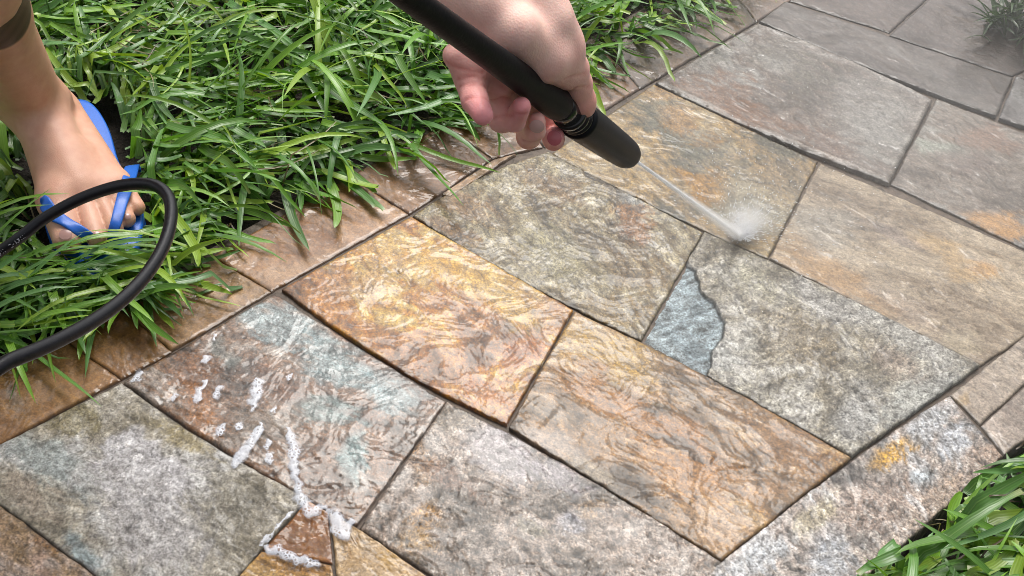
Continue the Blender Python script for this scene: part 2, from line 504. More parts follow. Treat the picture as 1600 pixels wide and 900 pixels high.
# --- edge stones along the lawn (mud coloured, very wet)
edge_kw = dict(scale=6, spk=(0.25, 0.2), relief=0.0022, wet=0.75, vein=0.25, res=0.0022)
slab('e0', [(-300, 745), (100, 530), (189, 592), (-200, 800)], [(146, 108, 74), (172, 130, 90), (186, 146, 104)], patches=[(18, 622, 16, 10, 20, (215, 200, 185), 0.5, 0.5), (75, 600, 30, 10, -25, (200, 160, 120), 0.6, 0.5)], **edge_kw)
slab('e1', [(100, 530), (190, 482), (268, 548), (189, 592)], [(146, 106, 72), (174, 132, 90), (186, 146, 106)], **edge_kw)
slab('e2', [(190, 482), (330, 400), (424, 455), (268, 548)], [(138, 104, 72), (168, 130, 92), (190, 152, 114)], patches=[(380, 455, 50, 22, -30, (205, 168, 125), 0.7, 0.5)], **edge_kw)
slab('e3', [(330, 400), (545, 275), (638, 334), (424, 455)], [(142, 100, 66), (172, 128, 88), (196, 156, 120)], patches=[(470, 415, 60, 20, -30, (206, 172, 140), 0.7, 0.6)], **edge_kw)
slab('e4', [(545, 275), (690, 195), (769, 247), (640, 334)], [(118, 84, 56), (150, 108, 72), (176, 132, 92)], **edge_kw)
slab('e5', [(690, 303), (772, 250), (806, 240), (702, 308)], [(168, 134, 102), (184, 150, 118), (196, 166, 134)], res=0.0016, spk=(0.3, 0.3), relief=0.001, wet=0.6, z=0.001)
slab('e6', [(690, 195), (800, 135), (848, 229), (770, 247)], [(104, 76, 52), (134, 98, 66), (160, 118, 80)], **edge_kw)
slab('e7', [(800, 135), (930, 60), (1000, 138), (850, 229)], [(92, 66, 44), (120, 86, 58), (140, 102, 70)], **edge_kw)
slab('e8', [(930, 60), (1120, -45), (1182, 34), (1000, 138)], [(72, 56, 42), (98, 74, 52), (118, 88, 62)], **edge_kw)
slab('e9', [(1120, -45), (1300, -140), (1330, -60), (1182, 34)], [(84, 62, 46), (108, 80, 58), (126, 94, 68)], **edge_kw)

# --- field stones
slab('t1', [(-330, 880), (-76, 733), (284, 1000), (0, 1230)], [(128, 104, 76), (168, 142, 112), (196, 170, 146), (214, 196, 182)], scale=13, spk=(0.75, 0.5), relief=0.004, wet=0.5,
     patches=[(55, 850, 30, 12, 30, (150, 110, 70), 0.6, 0.7), (60, 890, 30, 14, 35, (214, 186, 170), 0.6, 0.6)])
slab('t2', [(-75, 731), (190, 597), (482, 776), (285, 998)], bul=[('BC', -4, 8)], cols=[(150, 142, 126), (196, 188, 172), (220, 214, 202), (234, 232, 228)], scale=11, spk=(0.55, 0.7), relief=0.0042, wet=0.4, vein=0.5, streak=0.15, lvl=6,
     patches=[(120, 655, 60, 24, 30, (176, 164, 128), 0.6, 0.7), (300, 690, 60, 16, 35, (176, 162, 126), 0.6, 0.8), (80, 725, 70, 26, 35, (198, 206, 204), 0.7, 0.8), (45, 770, 40, 26, 40, (214, 200, 184), 0.6, 0.7),
              (235, 748, 78, 60, 10, (240, 237, 237), 0.3, 1.0, 0.5, 0.0008), (235, 825, 95, 60, 40, (230, 226, 224), 0.6, 0.9, 0.5), (120, 855, 40, 16, 35, (190, 204, 206), 0.6, 0.8), (360, 800, 60, 60, 40, (150, 146, 136), 0.8, 0.5)])
slab('t3', [(192, 596), (428, 458), (697, 627), (557, 822)], bul=[('BC', 0, 0), ('DA', -4, 8)], cols=[(84, 66, 54), (126, 96, 76), (148, 116, 92), (164, 150, 138)], scale=13, spk=(0.7, 0.45), relief=0.004, wet=0.72, vein=0.55, streak=0.35, ang=18, lvl=6,
     patches=[(430, 500, 66, 26, 32, (172, 186, 188), 0.5, 0.85), (520, 560, 60, 24, 35, (160, 178, 180), 0.6, 0.8), (600, 610, 46, 26, 40, (166, 182, 184), 0.6, 0.8), (500, 640, 40, 26, 10, (152, 168, 166), 0.5, 0.8),
              (550, 720, 26, 50, 10, (160, 180, 180), 0.45, 0.85), (350, 555, 40, 18, 30, (140, 148, 144), 0.6, 0.6), (300, 600, 50, 26, 25, (146, 100, 66), 0.7, 0.7), (320, 645, 40, 22, 30, (170, 116, 70), 0.6, 0.7),
              (450, 600, 50, 22, 30, (118, 84, 64), 0.6, 0.7), (500, 750, 50, 24, 35, (104, 78, 62), 0.7, 0.8), (640, 680, 30, 34, 40, (96, 84, 72), 0.7, 0.6), (420, 660, 50, 26, 20, (150, 140, 128), 0.7, 0.6)])
slab('t4a', [(409, 858), (482, 778), (513, 797), (520, 880)], [(150, 100, 50), (186, 128, 68), (202, 148, 86)], scale=9, spk=(0.2, 0.15), relief=0.0012, wet=0.75, vein=0.1, z=-0.001)
slab('t4b', [(514, 798), (560, 826), (720, 935), (534, 960)], [(196, 156, 112), (216, 186, 148), (226, 200, 168)], scale=12, spk=(0.4, 0.3), relief=0.002, wet=0.4,
     patches=[(555, 860, 12, 8, 0, (170, 130, 84), 0.6, 0.7), (600, 885, 20, 14, 0, (204, 166, 104), 0.7, 0.6)])
slab('t4c', [(300, 985), (408, 860), (519, 883), (534, 1000)], [(158, 118, 74), (192, 150, 98), (204, 170, 122)], scale=12, spk=(0.5, 0.35), relief=0.002, wet=0.45)
slab('t5', [(561, 826), (698, 626), (1130, 879), (960, 1085)], bul=[('BC', 4, -7)], cols=[(104, 94, 84), (148, 134, 122), (172, 156, 144), (188, 176, 166)], scale=14, spk=(1.0, 0.8), relief=0.0034, wet=0.42, vein=0.65, streak=0.25, ang=10, lvl=6,
     patches=[(650, 720, 20, 30, 0, (172, 134, 88), 0.7, 0.6), (790, 700, 36, 60, -50, (176, 170, 174), 0.7, 0.75, 0.75), (860, 730, 60, 18, 32, (166, 158, 164), 0.7, 0.7, 0.7), (660, 815, 24, 22, 0, (192, 146, 84), 0.7, 0.65),
              (655, 860, 18, 22, 0, (186, 150, 96), 0.7, 0.6), (800, 650, 20, 10, 40, (150, 142, 150), 0.6, 0.7, 0.9), (720, 660, 34, 26, 30, (140, 128, 108), 0.7, 0.5), (840, 815, 24, 12, 20, (128, 130, 108), 0.7, 0.5),
              (905, 820, 18, 18, 0, (186, 188, 198), 0.7, 0.6), (930, 800, 18, 14, 0, (176, 142, 96), 0.7, 0.5), (700, 750, 70, 16, 30, (158, 126, 110), 0.8, 0.5), (760, 870, 70, 24, 30, (182, 172, 164), 0.8, 0.5)])
slab('t6', [(440, 452), (642, 339), (896, 485), (791, 664)], bul=[('DA', -5, 12)], cols=[(118, 80, 36), (170, 116, 50), (194, 142, 70), (212, 178, 112)], scale=10, spk=(0.55, 0.35), relief=0.0030, wet=0.66, vein=0.45, streak=0.3, ang=-8, z=0.0015, lvl=6,
     patches=[(770, 450, 80, 26, 35, (216, 184, 122), 0.6, 0.7), (840, 470, 40, 22, 30, (150, 110, 58), 0.7, 0.55), (700, 410, 60, 22, 32, (212, 168, 100), 0.7, 0.6), (820, 560, 40, 40, 40, (176, 112, 46), 0.7, 0.7),
              (760, 620, 50, 22, 32, (184, 120, 54), 0.6, 0.75), (500, 480, 40, 22, 32, (206, 146, 78), 0.6, 0.6), (600, 400, 60, 24, 30, (196, 140, 80), 0.6, 0.5), (560, 450, 50, 26, 30, (190, 150, 118), 0.7, 0.5)])
slab('t7', [(644, 336), (857, 236), (1099, 363), (1003, 532)], bul=[('DA', -3, 8), ('AB', -4, -8)], cols=[(88, 76, 58), (132, 116, 88), (156, 144, 116), (178, 168, 144)], scale=13, spk=(0.8, 0.45), relief=0.0042, wet=0.5, vein=0.7, streak=0.3, ang=-22, lvl=6,
     patches=[(740, 320, 60, 20, 30, (148, 112, 76), 0.7, 0.6), (860, 290, 60, 20, 30, (130, 100, 70), 0.7, 0.6), (1000, 355, 46, 20, 28, (150, 102, 62), 0.6, 0.75), (985, 320, 18, 12, 25, (152, 154, 152), 0.6, 0.8), (990, 425, 50, 30, 40, (134, 108, 74), 0.8, 0.5),
              (850, 390, 70, 30, 30, (162, 156, 130), 0.8, 0.6), (960, 490, 40, 16, 30, (150, 124, 82), 0.7, 0.6), (700, 360, 40, 12, 30, (152, 118, 84), 0.6, 0.6)])
slab('t8', [(861, 239), (1022, 131), (1279, 252), (1200, 404)], bul=[('DA', -2, 4)], cols=[(98, 92, 74), (140, 118, 82), (164, 136, 90), (172, 152, 116)], scale=11, spk=(0.55, 0.3), relief=0.003, wet=0.55, vein=0.5, streak=0.35, ang=-6,
     patches=[(1020, 180, 36, 20, 20, (104, 104, 90), 0.6, 0.75), (1100, 225, 60, 18, 18, (112, 112, 98), 0.7, 0.7), (1130, 260, 70, 20, 20, (108, 106, 92), 0.7, 0.6), (1110, 290, 50, 18, 25, (184, 138, 74), 0.6, 0.7), (1060, 200, 50, 14, 25, (172, 126, 66), 0.7, 0.6),
              (930, 215, 50, 24, 30, (156, 146, 116), 0.6, 0.7), (1180, 330, 60, 40, 0, (168, 164, 148), 0.7, 0.7), (1040, 150, 40, 12, 25, (160, 122, 76), 0.7, 0.6), (1230, 280, 40, 30, 25, (154, 136, 112), 0.7, 0.6)])
slab('t9', [(1024, 130), (1184, 37), (1456, 160), (1389, 289)], bul=[('DA', -2, 6), ('BC', 2, -5)], cols=[(86, 74, 63), (113, 97, 85), (131, 121, 112), (144, 139, 131)], scale=11, spk=(0.4, 0.4), relief=0.003, wet=0.6, vein=0.35, streak=0.3, z=0.0025, tilt=(0, 0.008), rim=0.004,
     patches=[(1120, 150, 70, 22, 22, (128, 90, 62), 0.6, 0.7), (1200, 190, 60, 18, 24, (132, 96, 70), 0.7, 0.6), (1360, 180, 70, 46, 25, (158, 154, 148), 0.7, 0.7), (1230, 100, 60, 30, 22, (120, 116, 106), 0.7, 0.6), (1300, 235, 60, 14, 25, (132, 112, 100), 0.6, 0.7), (1350, 265, 40, 10, 25, (184, 180, 172), 0.6, 0.6)])
slab('t10', [(1391, 287), (1464, 153), (1800, 288), (1720, 445)], [(104, 94, 85), (131, 119, 108), (146, 135, 124), (160, 155, 146)], scale=10, spk=(0.35, 0.35), relief=0.003, wet=0.6, vein=0.3, streak=0.45,
     patches=[(1468, 232, 34, 14, 15, (180, 184, 172), 0.5, 0.8), (1570, 345, 50, 16, 12, (216, 172, 124), 0.6, 0.8), (1560, 220, 60, 14, 12, (158, 124, 104), 0.7, 0.5), (1510, 255, 40, 16, 10, (128, 112, 104), 0.7, 0.6), (1590, 375, 30, 12, 20, (206, 202, 196), 0.6, 0.7)])
slab('t11', [(1202, 403), (1281, 254), (1722, 445), (1533, 571)], [(150, 134, 116), (176, 160, 140), (190, 174, 152), (204, 188, 166)], scale=9, spk=(0.3, 0.3), relief=0.0028, wet=0.5, vein=0.35, streak=0.5, ang=6,
     patches=[(1300, 430, 90, 22, 28, (200, 162, 120), 0.7, 0.6), (1290, 360, 50, 40, 0, (172, 168, 160), 0.7, 0.6), (1480, 400, 70, 16, 28, (204, 174, 132), 0.7, 0.6), (1420, 480, 60, 22, 28, (186, 170, 156), 0.7, 0.5), (1540, 420, 30, 14, 20, (212, 168, 118), 0.6, 0.6), (1400, 370, 50, 14, 25, (164, 152, 146), 0.7, 0.6), (1510, 540, 30, 20, 30, (204, 192, 170), 0.6, 0.6)])
slab('t12', [(1004, 533), (1100, 363), (1532, 572), (1331, 715)], bul=[('BC', 1, -4)], cols=[(118, 110, 94), (154, 146, 130), (172, 166, 152), (186, 182, 172)], scale=12, spk=(0.85, 0.5), relief=0.0026, wet=0.45, vein=0.35, streak=0.15, ang=60, res=0.0014, z=0.0025,
     patches=[(1180, 440, 60, 30, 30, (188, 184, 166), 0.7, 0.7), (1290, 460, 70, 20, 28, (186, 184, 180), 0.6, 0.75), (1420, 530, 90, 26, 28, (194, 192, 186), 0.6, 0.8), (1250, 530, 60, 40, 30, (146, 132, 110), 0.8, 0.6), (1340, 650, 50, 40, -35, (190, 190, 188), 0.7, 0.7), (1430, 620, 60, 26, -35, (192, 194, 190), 0.7, 0.7), (1140, 560, 40, 26, 20, (184, 186, 182), 0.6, 0.7), (1200, 640, 60, 16, 28, (176, 172, 160), 0.7, 0.6), (1390, 570, 40, 20, 30, (188, 172, 160), 0.7, 0.5)],
     chip=[(1066, 405), (1088, 426), (1095, 458), (1118, 478), (1132, 507), (1129, 530), (1112, 552), (1113, 572), (1100, 592), (990, 540)])
slab('t13', [(794, 669), (897, 487), (1330, 716), (1128, 877)], bul=[('BC', 3, -7)], cols=[(84, 66, 46), (136, 106, 72), (166, 128, 86), (188, 158, 118)], scale=10, spk=(0.6, 0.35), relief=0.0034, wet=0.55, vein=0.55, streak=0.5, ang=4, z=0.0015,
     patches=[(960, 560, 80, 26, 32, (190, 158, 98), 0.6, 0.75), (905, 530, 26, 40, -30, (184, 150, 92), 0.6, 0.6), (1010, 650, 130, 26, 30, (170, 122, 74), 0.35, 0.9, 0.6, -0.0012), (1080, 740, 110, 34, 32, (178, 134, 92), 0.45, 0.85, 0.5, -0.0012), (1100, 620, 80, 20, 28, (110, 86, 58), 0.7, 0.7), (1220, 690, 90, 24, 28, (146, 112, 82), 0.7, 0.7),
              (860, 640, 40, 16, 30, (96, 84, 66), 0.7, 0.6), (850, 690, 50, 18, 35, (178, 160, 144), 0.7, 0.7, 0.7), (910, 745, 40, 12, 30, (190, 176, 156), 0.7, 0.7), (1130, 820, 60, 30, 35, (196, 164, 132), 0.6, 0.8), (1060, 695, 46, 9, 30, (92, 84, 76), 0.5, 0.8), (1200, 770, 50, 26, 0, (180, 146, 114), 0.7, 0.7)])
# --- edge stones on the right
slab('b1', [(960, 1024), (1484, 617), (1568, 712), (1210, 1030)], bul=[('AB', -9, -13)], cols= [(112, 106, 102), (166, 156, 148), (188, 174, 164), (206, 204, 204)], scale=14, spk=(0.95, 0.9), relief=0.0036, wet=0.5, vein=0.45, streak=0.25, lvl=6,
     patches=[(1395, 705, 42, 16, -40, (208, 164, 84), 0.6, 0.85), (1500, 690, 34, 24, -35, (214, 218, 224), 0.5, 0.8), (1450, 665, 30, 24, -30, (196, 200, 204), 0.6, 0.7), (1440, 755, 26, 18, -20, (204, 214, 220), 0.5, 0.7), (1470, 780, 60, 26, -38, (190, 168, 150), 0.7, 0.7), (1400, 850, 80, 20, -38, (182, 164, 150), 0.7, 0.7), (1270, 815, 50, 20, -38, (204, 194, 164), 0.6, 0.6), (1180, 880, 50, 26, -38, (206, 210, 214), 0.6, 0.8), (1300, 870, 40, 40, 0, (204, 208, 214), 0.7, 0.7), (1545, 715, 26, 26, 0, (192, 170, 154), 0.6, 0.8), (1360, 790, 50, 30, -30, (172, 150, 136), 0.7, 0.6)])
slab('b2', [(1485, 616), (1640, 494), (1690, 518), (1532, 664)], [(168, 154, 140), (190, 176, 162), (200, 186, 170)], scale=9, spk=(0.35, 0.3), relief=0.002, wet=0.5, vein=0.4, patches=[(1510, 625, 20, 8, -40, (206, 180, 142), 0.6, 0.6)])
slab('b3', [(1533, 665), (1691, 521), (1760, 560), (1571, 711)], [(160, 146, 136), (184, 170, 158), (196, 182, 170)], scale=9, spk=(0.35, 0.3), relief=0.0026, wet=0.55, vein=0.4)
# --- beyond the raised stone: a further course and the muddy far stones
far_kw = dict(spk=(0.25, 0.2), relief=0.0024, wet=0.6, vein=0.25, res=0.0024)
slab('f1', [(1186, 35), (1226, 4), (1582, 124), (1556, 184)], bul=[('DA', -1, 4)], cols=[(77, 66, 58), (98, 86, 78), (110, 101, 93)], scale=10, patches=[(1480, 150, 70, 20, 22, (114, 107, 101), 0.6, 0.7)], z=0.003, **far_kw)
slab('f2', [(1560, 186), (1586, 122), (1900, 240), (1880, 300)], [(96, 91, 88), (117, 112, 109), (128, 125, 122)], scale=10, z=0.003, **far_kw)
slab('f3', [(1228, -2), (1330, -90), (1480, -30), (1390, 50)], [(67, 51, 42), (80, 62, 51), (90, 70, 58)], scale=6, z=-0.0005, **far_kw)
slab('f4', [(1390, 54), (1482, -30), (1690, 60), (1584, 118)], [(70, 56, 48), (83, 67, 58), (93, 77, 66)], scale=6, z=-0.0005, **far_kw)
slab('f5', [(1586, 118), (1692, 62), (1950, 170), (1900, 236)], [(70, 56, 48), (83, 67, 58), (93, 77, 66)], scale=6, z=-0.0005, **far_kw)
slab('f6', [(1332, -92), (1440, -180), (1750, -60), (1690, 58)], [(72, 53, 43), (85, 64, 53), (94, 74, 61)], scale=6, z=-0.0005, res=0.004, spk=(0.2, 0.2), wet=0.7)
# --- stones that carry the path on beyond the picture
out_kw = dict(res=0.004, spk=(0.5, 0.3), wet=0.45)
slab('x1', [(286, 1003), (536, 1003), (956, 1090), (560, 1480)], [(120, 104, 86), (156, 138, 116), (180, 160, 138)], **out_kw)
slab('x2', [(1725, 447), (1803, 292), (2100, 400), (1940, 520)], [(130, 116, 102), (160, 146, 130), (178, 164, 148)], **out_kw)
slab('x3', [(1642, 492), (1722, 449), (1940, 524), (1762, 556)], [(150, 136, 124), (176, 162, 150), (190, 176, 164)], **out_kw)
# ------------------------------------------------------------------ lawn
LN = np.array([(-500, 800), (0, 528), (130, 472), (250, 404), (400, 334), (520, 266), (640, 215), (760, 165), (880, 110), (1000, 60), (1090, 5), (1200, -70), (1400, -190)], float)
LNG = np.array([gx(*p) for p in LN])
LN2 = np.array([(1250, 985), (1345, 905), (1575, 720), (1640, 660), (1800, 540)], float)
LNG2 = np.array([gx(*p) for p in LN2])

def dist_poly(pts, line):
    """signed distance to an open polyline, positive on its left"""
    best = np.full(len(pts), 1e9); sg = np.zeros(len(pts))
    for a, b in zip(line[:-1], line[1:]):
        ab = b-a; t = np.clip(((pts-a)@ab)/(ab@ab), 0, 1)
        q = a+t[:, None]*ab; d = np.linalg.norm(pts-q, axis=1)
        cr = ab[0]*(pts[:, 1]-a[1])-ab[1]*(pts[:, 0]-a[0])
        m = d < best
        best[m] = d[m]; sg[m] = np.sign(cr[m])
    return best*sg

# the foot's place on the ground (left foot in a flip flop)
HEEL, TOE = G(112, 172, 0.0)[:2], G(170, 452, 0.0)[:2]
FU = np.array([*(TOE-HEEL), 0.0]); FLEN = np.linalg.norm(FU); FU /= FLEN
FV = np.cross([0, 0, 1.0], FU)                      # to the foot's left
def foot(u, v, z):
    """point in the foot's own frame: u along the sole from the heel, v to its inner side, z up"""
    return np.array([HEEL[0], HEEL[1], 0.0])+FU*u+FV*v+np.array([0, 0, z])

NS = 9
def blades(name, base, az, L, w, e0, curl, twist, col, tipw, zmin, label, keep=None, bend=None):
    n = len(base)
    t = np.linspace(0, 1, NS)
    e = e0[:, None]-curl[:, None]*t[None]**1.35
    azt = az[:, None]+bend[:, None]*t[None]**1.5
    ds = L[:, None]/(NS-1)
    dx = np.cos(e)*np.cos(azt)*ds; dy = np.cos(e)*np.sin(azt)*ds; dz = np.sin(e)*ds
    ctr = np.stack([np.cumsum(dx, 1)-dx[:, :1], np.cumsum(dy, 1)-dy[:, :1], np.cumsum(dz, 1)-dz[:, :1]], -1)
    ctr[..., 0] += base[:, :1]; ctr[..., 1] += base[:, 1:2]; ctr[..., 2] += base[:, 2:3]
    fl_ = zmin[:, None]+0.0015*np.sin(t*9)[None]
    lowz = ctr[..., 2] < fl_
    lowz[:, :2] = False
    ctr[..., 2] = np.where(lowz, fl_, ctr[..., 2])
    if keep is not None:
        m = keep(ctr)
        ctr, azt, w, twist, col, e, tipw, L = ctr[m], azt[m], w[m], twist[m], col[m], e[m], tipw[m], L[m]
        n = len(ctr)
    prof = np.clip(0.5+t*3.2, 0, 1)*np.clip(1-t**3.2, 0, 1)**0.75
    prof = np.maximum(prof[None], 0)*np.ones((n, 1))
    prof[:, -1] = tipw
    side = np.stack([-np.sin(azt), np.cos(azt), np.zeros_like(azt)], -1)
    up = np.stack([-np.sin(e)*np.cos(azt), -np.sin(e)*np.sin(azt), np.cos(e)], -1)
    tw = (twist[:, None]*(0.4+t[None]))[..., None]
    sv = side*np.cos(tw)+up*np.sin(tw); nv_ = -side*np.sin(tw)+up*np.cos(tw)
    hw = (0.5*w[:, None]*prof)[..., None]
    fold = 0.28
    vs = np.stack([ctr-sv*hw+nv_*hw*fold, ctr-nv_*hw*fold*0.4, ctr+sv*hw+nv_*hw*fold], 2)      # n,NS,3,3
    vs[..., 2] = np.maximum(vs[..., 2], 0.002)
    idx = np.arange(n*NS*3).reshape(n, NS, 3)
    f = np.concatenate([np.stack([idx[:, :-1, j], idx[:, :-1, j+1], idx[:, 1:, j+1], idx[:, 1:, j]], -1).reshape(-1, 4) for j in (0, 1)])
    ac = np.broadcast_to(np.array([-1.0, 0, 1.0]), (n, NS, 3)).ravel()
    al = np.broadcast_to(t[None, :, None], (n, NS, 3))
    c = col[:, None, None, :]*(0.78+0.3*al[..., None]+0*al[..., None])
    pale = np.array([0.36, 0.34, 0.16])
    tipm = (sstep(0.90, 1.0, al)*(tipw[:, None, None] > 0.25))[..., None]*0.6
    c = c*(1-tipm)+pale*tipm
    c = np.broadcast_to(c, (n, NS, 3, 3)).reshape(-1, 3)
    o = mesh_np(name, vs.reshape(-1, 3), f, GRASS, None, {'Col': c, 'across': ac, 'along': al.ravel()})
    tag(o, label, 'grass', kind='stuff')
    return o

GREENS = np.array([(0.050, 0.125, 0.016), (0.070, 0.160, 0.018), (0.100, 0.200, 0.020), (0.058, 0.135, 0.034), (0.150, 0.235, 0.024), (0.040, 0.100, 0.016)])
STRAW = np.array([(0.22, 0.16, 0.08), (0.13, 0.09, 0.05), (0.10, 0.065, 0.035), (0.28, 0.23, 0.12)])
OUT1 = np.array([0.80, -0.60])                      # from the lawn towards the path, on the ground

def foot_keep(ctr):
    q = ctr-np.array([HEEL[0], HEEL[1], 0.0])
    u = q@FU; v = q@FV; z = ctr[..., 2]
    foot_in = (u > 0.0) & (u < FLEN*0.84) & (np.abs(v) < 0.046) & (z < 0.10-0.28*np.clip(u-0.09, 0, 1))
    top = (u > FLEN*0.6) & (z > 0.03)
    bad = foot_in & ~top
    pp, dd = pix(ctr)
    # nothing stands between the lens and the leg
    shin = (pp[..., 0] < 30+0.55*pp[..., 1]) & (pp[..., 0] > -60+0.42*pp[..., 1]) & (pp[..., 1] < 240)
    bad |= shin & (dd < 1.12)
    return ~bad.any(1)

def right_keep(ctr):
    d2 = -dist_poly(ctr.reshape(-1, 3)[:, :2], LNG2).reshape(ctr.shape[:2])
    return (d2 > -0.004).all(1)

def lawn(name, n, box, line, sgn, label, seed, Lr, az_mean, outdir, wr, keep=foot_keep, bright=1.0, hmax=1.0):
    r = np.random.default_rng(seed)
    pts = np.stack([r.uniform(box[0], box[1], n), r.uniform(box[2], box[3], n)], 1)
    d = dist_poly(pts, line)*sgn
    m = d > 0.0+0.012*perlin(pts[:, 0]*30, pts[:, 1]*30, seed)
    pts, d = pts[m], d[m]
    # clumped, with bare spots of soil
    cl = fbm(pts[:, 0]*13, pts[:, 1]*13, seed+3, 3)
    m = r.random(len(pts)) < np.clip(0.85+0.9*cl, 0.22, 1)
    pts, d = pts[m], d[m]; n = len(pts)
    straw = r.random(n) < 0.13
    L = r.uniform(*Lr, n)*np.where(r.random(n) < 0.3, 0.6, 1.0)
    L = np.where(straw, L*0.8, L)
    az = az_mean+r.normal(0, 0.65, n)+np.where(r.random(n) < 0.4, np.pi, 0)+1.1*fbm(pts[:, 0]*7, pts[:, 1]*7, seed+8, 2)
    od = math.atan2(outdir[1], outdir[0])
    q_ = np.concatenate([pts, np.zeros((n, 1))], 1)-np.array([HEEL[0], HEEL[1], 0.0])
    fu_, fv_ = q_@FU, q_@FV
    nf = (np.abs(fv_) < 0.17) & (fu_ > -0.12) & (fu_ < FLEN*0.9)
    away = np.arctan2(FV[1], FV[0])+np.where(fv_ > 0, 0, np.pi)
    along_f = np.arctan2(FU[1], FU[0])
    az = np.where(nf, away+r.normal(0, 0.9, n), az)
    near = np.exp(-(d/0.05)**2)*(r.random(n) < 0.75)
    az = np.where(near > 0.35, od+r.normal(0, 0.6, n), az)
    L = np.where(near > 0.35, L*0.8, L)
    w = r.uniform(*wr, n)*np.where(r.random(n) < 0.35, r.uniform(0.3, 0.6, n), 1.0)
    w = np.where(straw, 0.0018, w)
    e0 = np.where(straw, r.uniform(0.0, 0.5, n), r.uniform(0.45, 1.35, n)*hmax)
    curl = r.uniform(0.7, 2.0, n)
    curl = np.where(near > 0.35, r.uniform(1.3, 2.5, n), curl)
    tw = r.normal(0, 0.55, n)
    bend = r.normal(0, 0.4, n)
    ci = r.integers(0, len(GREENS), n)
    col = GREENS[ci]*r.uniform(0.75, 1.25, (n, 1))*bright
    col = np.where(straw[:, None], STRAW[r.integers(0, len(STRAW), n)], col)
    tipw = np.where(r.random(n) < 0.16, r.uniform(0.3, 0.6, n), 0.02)
    base = np.concatenate([pts, np.full((n, 1), -0.012)], 1)
    zmin = r.uniform(0.003, 0.035, n)*np.where(near > 0.2, 0.25, 1.0)+0.003
    return blades(name, base, az, L, w, e0, curl, tw, col, tipw, zmin, label, keep, bend)

lawn('grass', 17000, (-1.0, 0.62, 0.45, 1.75), LNG, 1, 'wet green broad-bladed lawn grass left of the stone path', 5, (0.07, 0.20), -0.25, OUT1, (0.0050, 0.0112), bright=1.85, hmax=0.85)
lawn('grass', 7000, (0.25, 1.05, 0.35, 1.0), LNG2, -1, 'bright green grass beyond the pale edge stones, lower right', 9, (0.06, 0.16), 0.15, np.array([0.8, 0.6]), (0.006, 0.012), keep=right_keep, bright=1.8, hmax=0.9)
# blades that lie across the toes and the front of the sandal
r = np.random.default_rng(21)
n = 64
bu, bv = r.uniform(0.20, 0.36, n), np.where(r.random(n) < 0.6, r.uniform(-0.16, -0.05, n), r.uniform(0.055, 0.13, n))
b3 = np.array([foot(a, b, -0.01) for a, b in zip(bu, bv)])
tgt = np.array([foot(a, b, 0) for a, b in zip(bu+r.normal(0.0, 0.03, n), -0.6*bv)])
az = np.arctan2(tgt[:, 1]-b3[:, 1], tgt[:, 0]-b3[:, 0])
def toe_keep(ctr):
    q = ctr-np.array([HEEL[0], HEEL[1], 0.0]); u = q@FU; v = q@FV
    hgt = np.where(u < FLEN*0.86, 0.046, 0.018)
    return ~((u < FLEN) & (u > 0) & (np.abs(v) < 0.045) & (ctr[..., 2] < hgt)).any(1) & ~((u < 0.205) & (np.abs(v) < 0.05)).any(1)
blades('grass', b3, az, r.uniform(0.10, 0.19, n), r.uniform(0.004, 0.009, n), r.uniform(0.75, 1.15, n), r.uniform(1.0, 1.5, n), r.normal(0, 0.3, n), GREENS[r.integers(0, 5, n)]*1.7, np.full(n, 0.02), np.full(n, 0.03), 'green grass blades lying across the toes of the sandal', toe_keep, r.normal(0, 0.2, n))
# short blades hugging the sandal
n = 420
an_ = r.uniform(0, 2*np.pi, n); uu_ = 0.13+0.185*np.cos(an_); vv_ = -0.004+0.075*np.sin(an_)
uu_ += r.normal(0, 0.02, n); vv_ += r.normal(0, 0.014, n)
b3 = np.array([foot(a, b, -0.012) for a, b in zip(uu_, vv_)])
oc = np.array([foot(0.13, -0.004, 0)])[0]
az = np.arctan2(b3[:, 1]-oc[1], b3[:, 0]-oc[0])+r.normal(0, 0.9, n)
blades('grass', b3, az, r.uniform(0.05, 0.12, n), r.uniform(0.004, 0.010, n), r.uniform(0.5, 1.2, n), r.uniform(0.7, 1.8, n), r.normal(0, 0.5, n), GREENS[r.integers(0, 6, n)]*1.7, np.full(n, 0.02), r.uniform(0.003, 0.03, n), 'short green grass blades crowding round the blue sandal', foot_keep, r.normal(0, 0.3, n))
# a dark tuft at the far right corner
n = 90
c0 = G(1592, 48)[:2]
b3 = np.concatenate([c0+r.normal(0, 0.022, (n, 2)), np.full((n, 1), -0.004)], 1)
tuft = blades('grass_tuft', b3, r.uniform(0, 6.28, n), r.uniform(0.05, 0.12, n), r.uniform(0.004, 0.008, n), r.uniform(0.7, 1.4, n), r.uniform(0.6, 1.6, n), r.normal(0, 0.4, n), GREENS[[0, 3, 5]][r.integers(0, 3, n)]*0.55, np.full(n, 0.02), np.full(n, 0.003), None, None, r.normal(0, 0.3, n))
del tuft['kind']
tag(tuft, 'dark green grass tuft growing at the far right corner of the path', 'grass tuft')
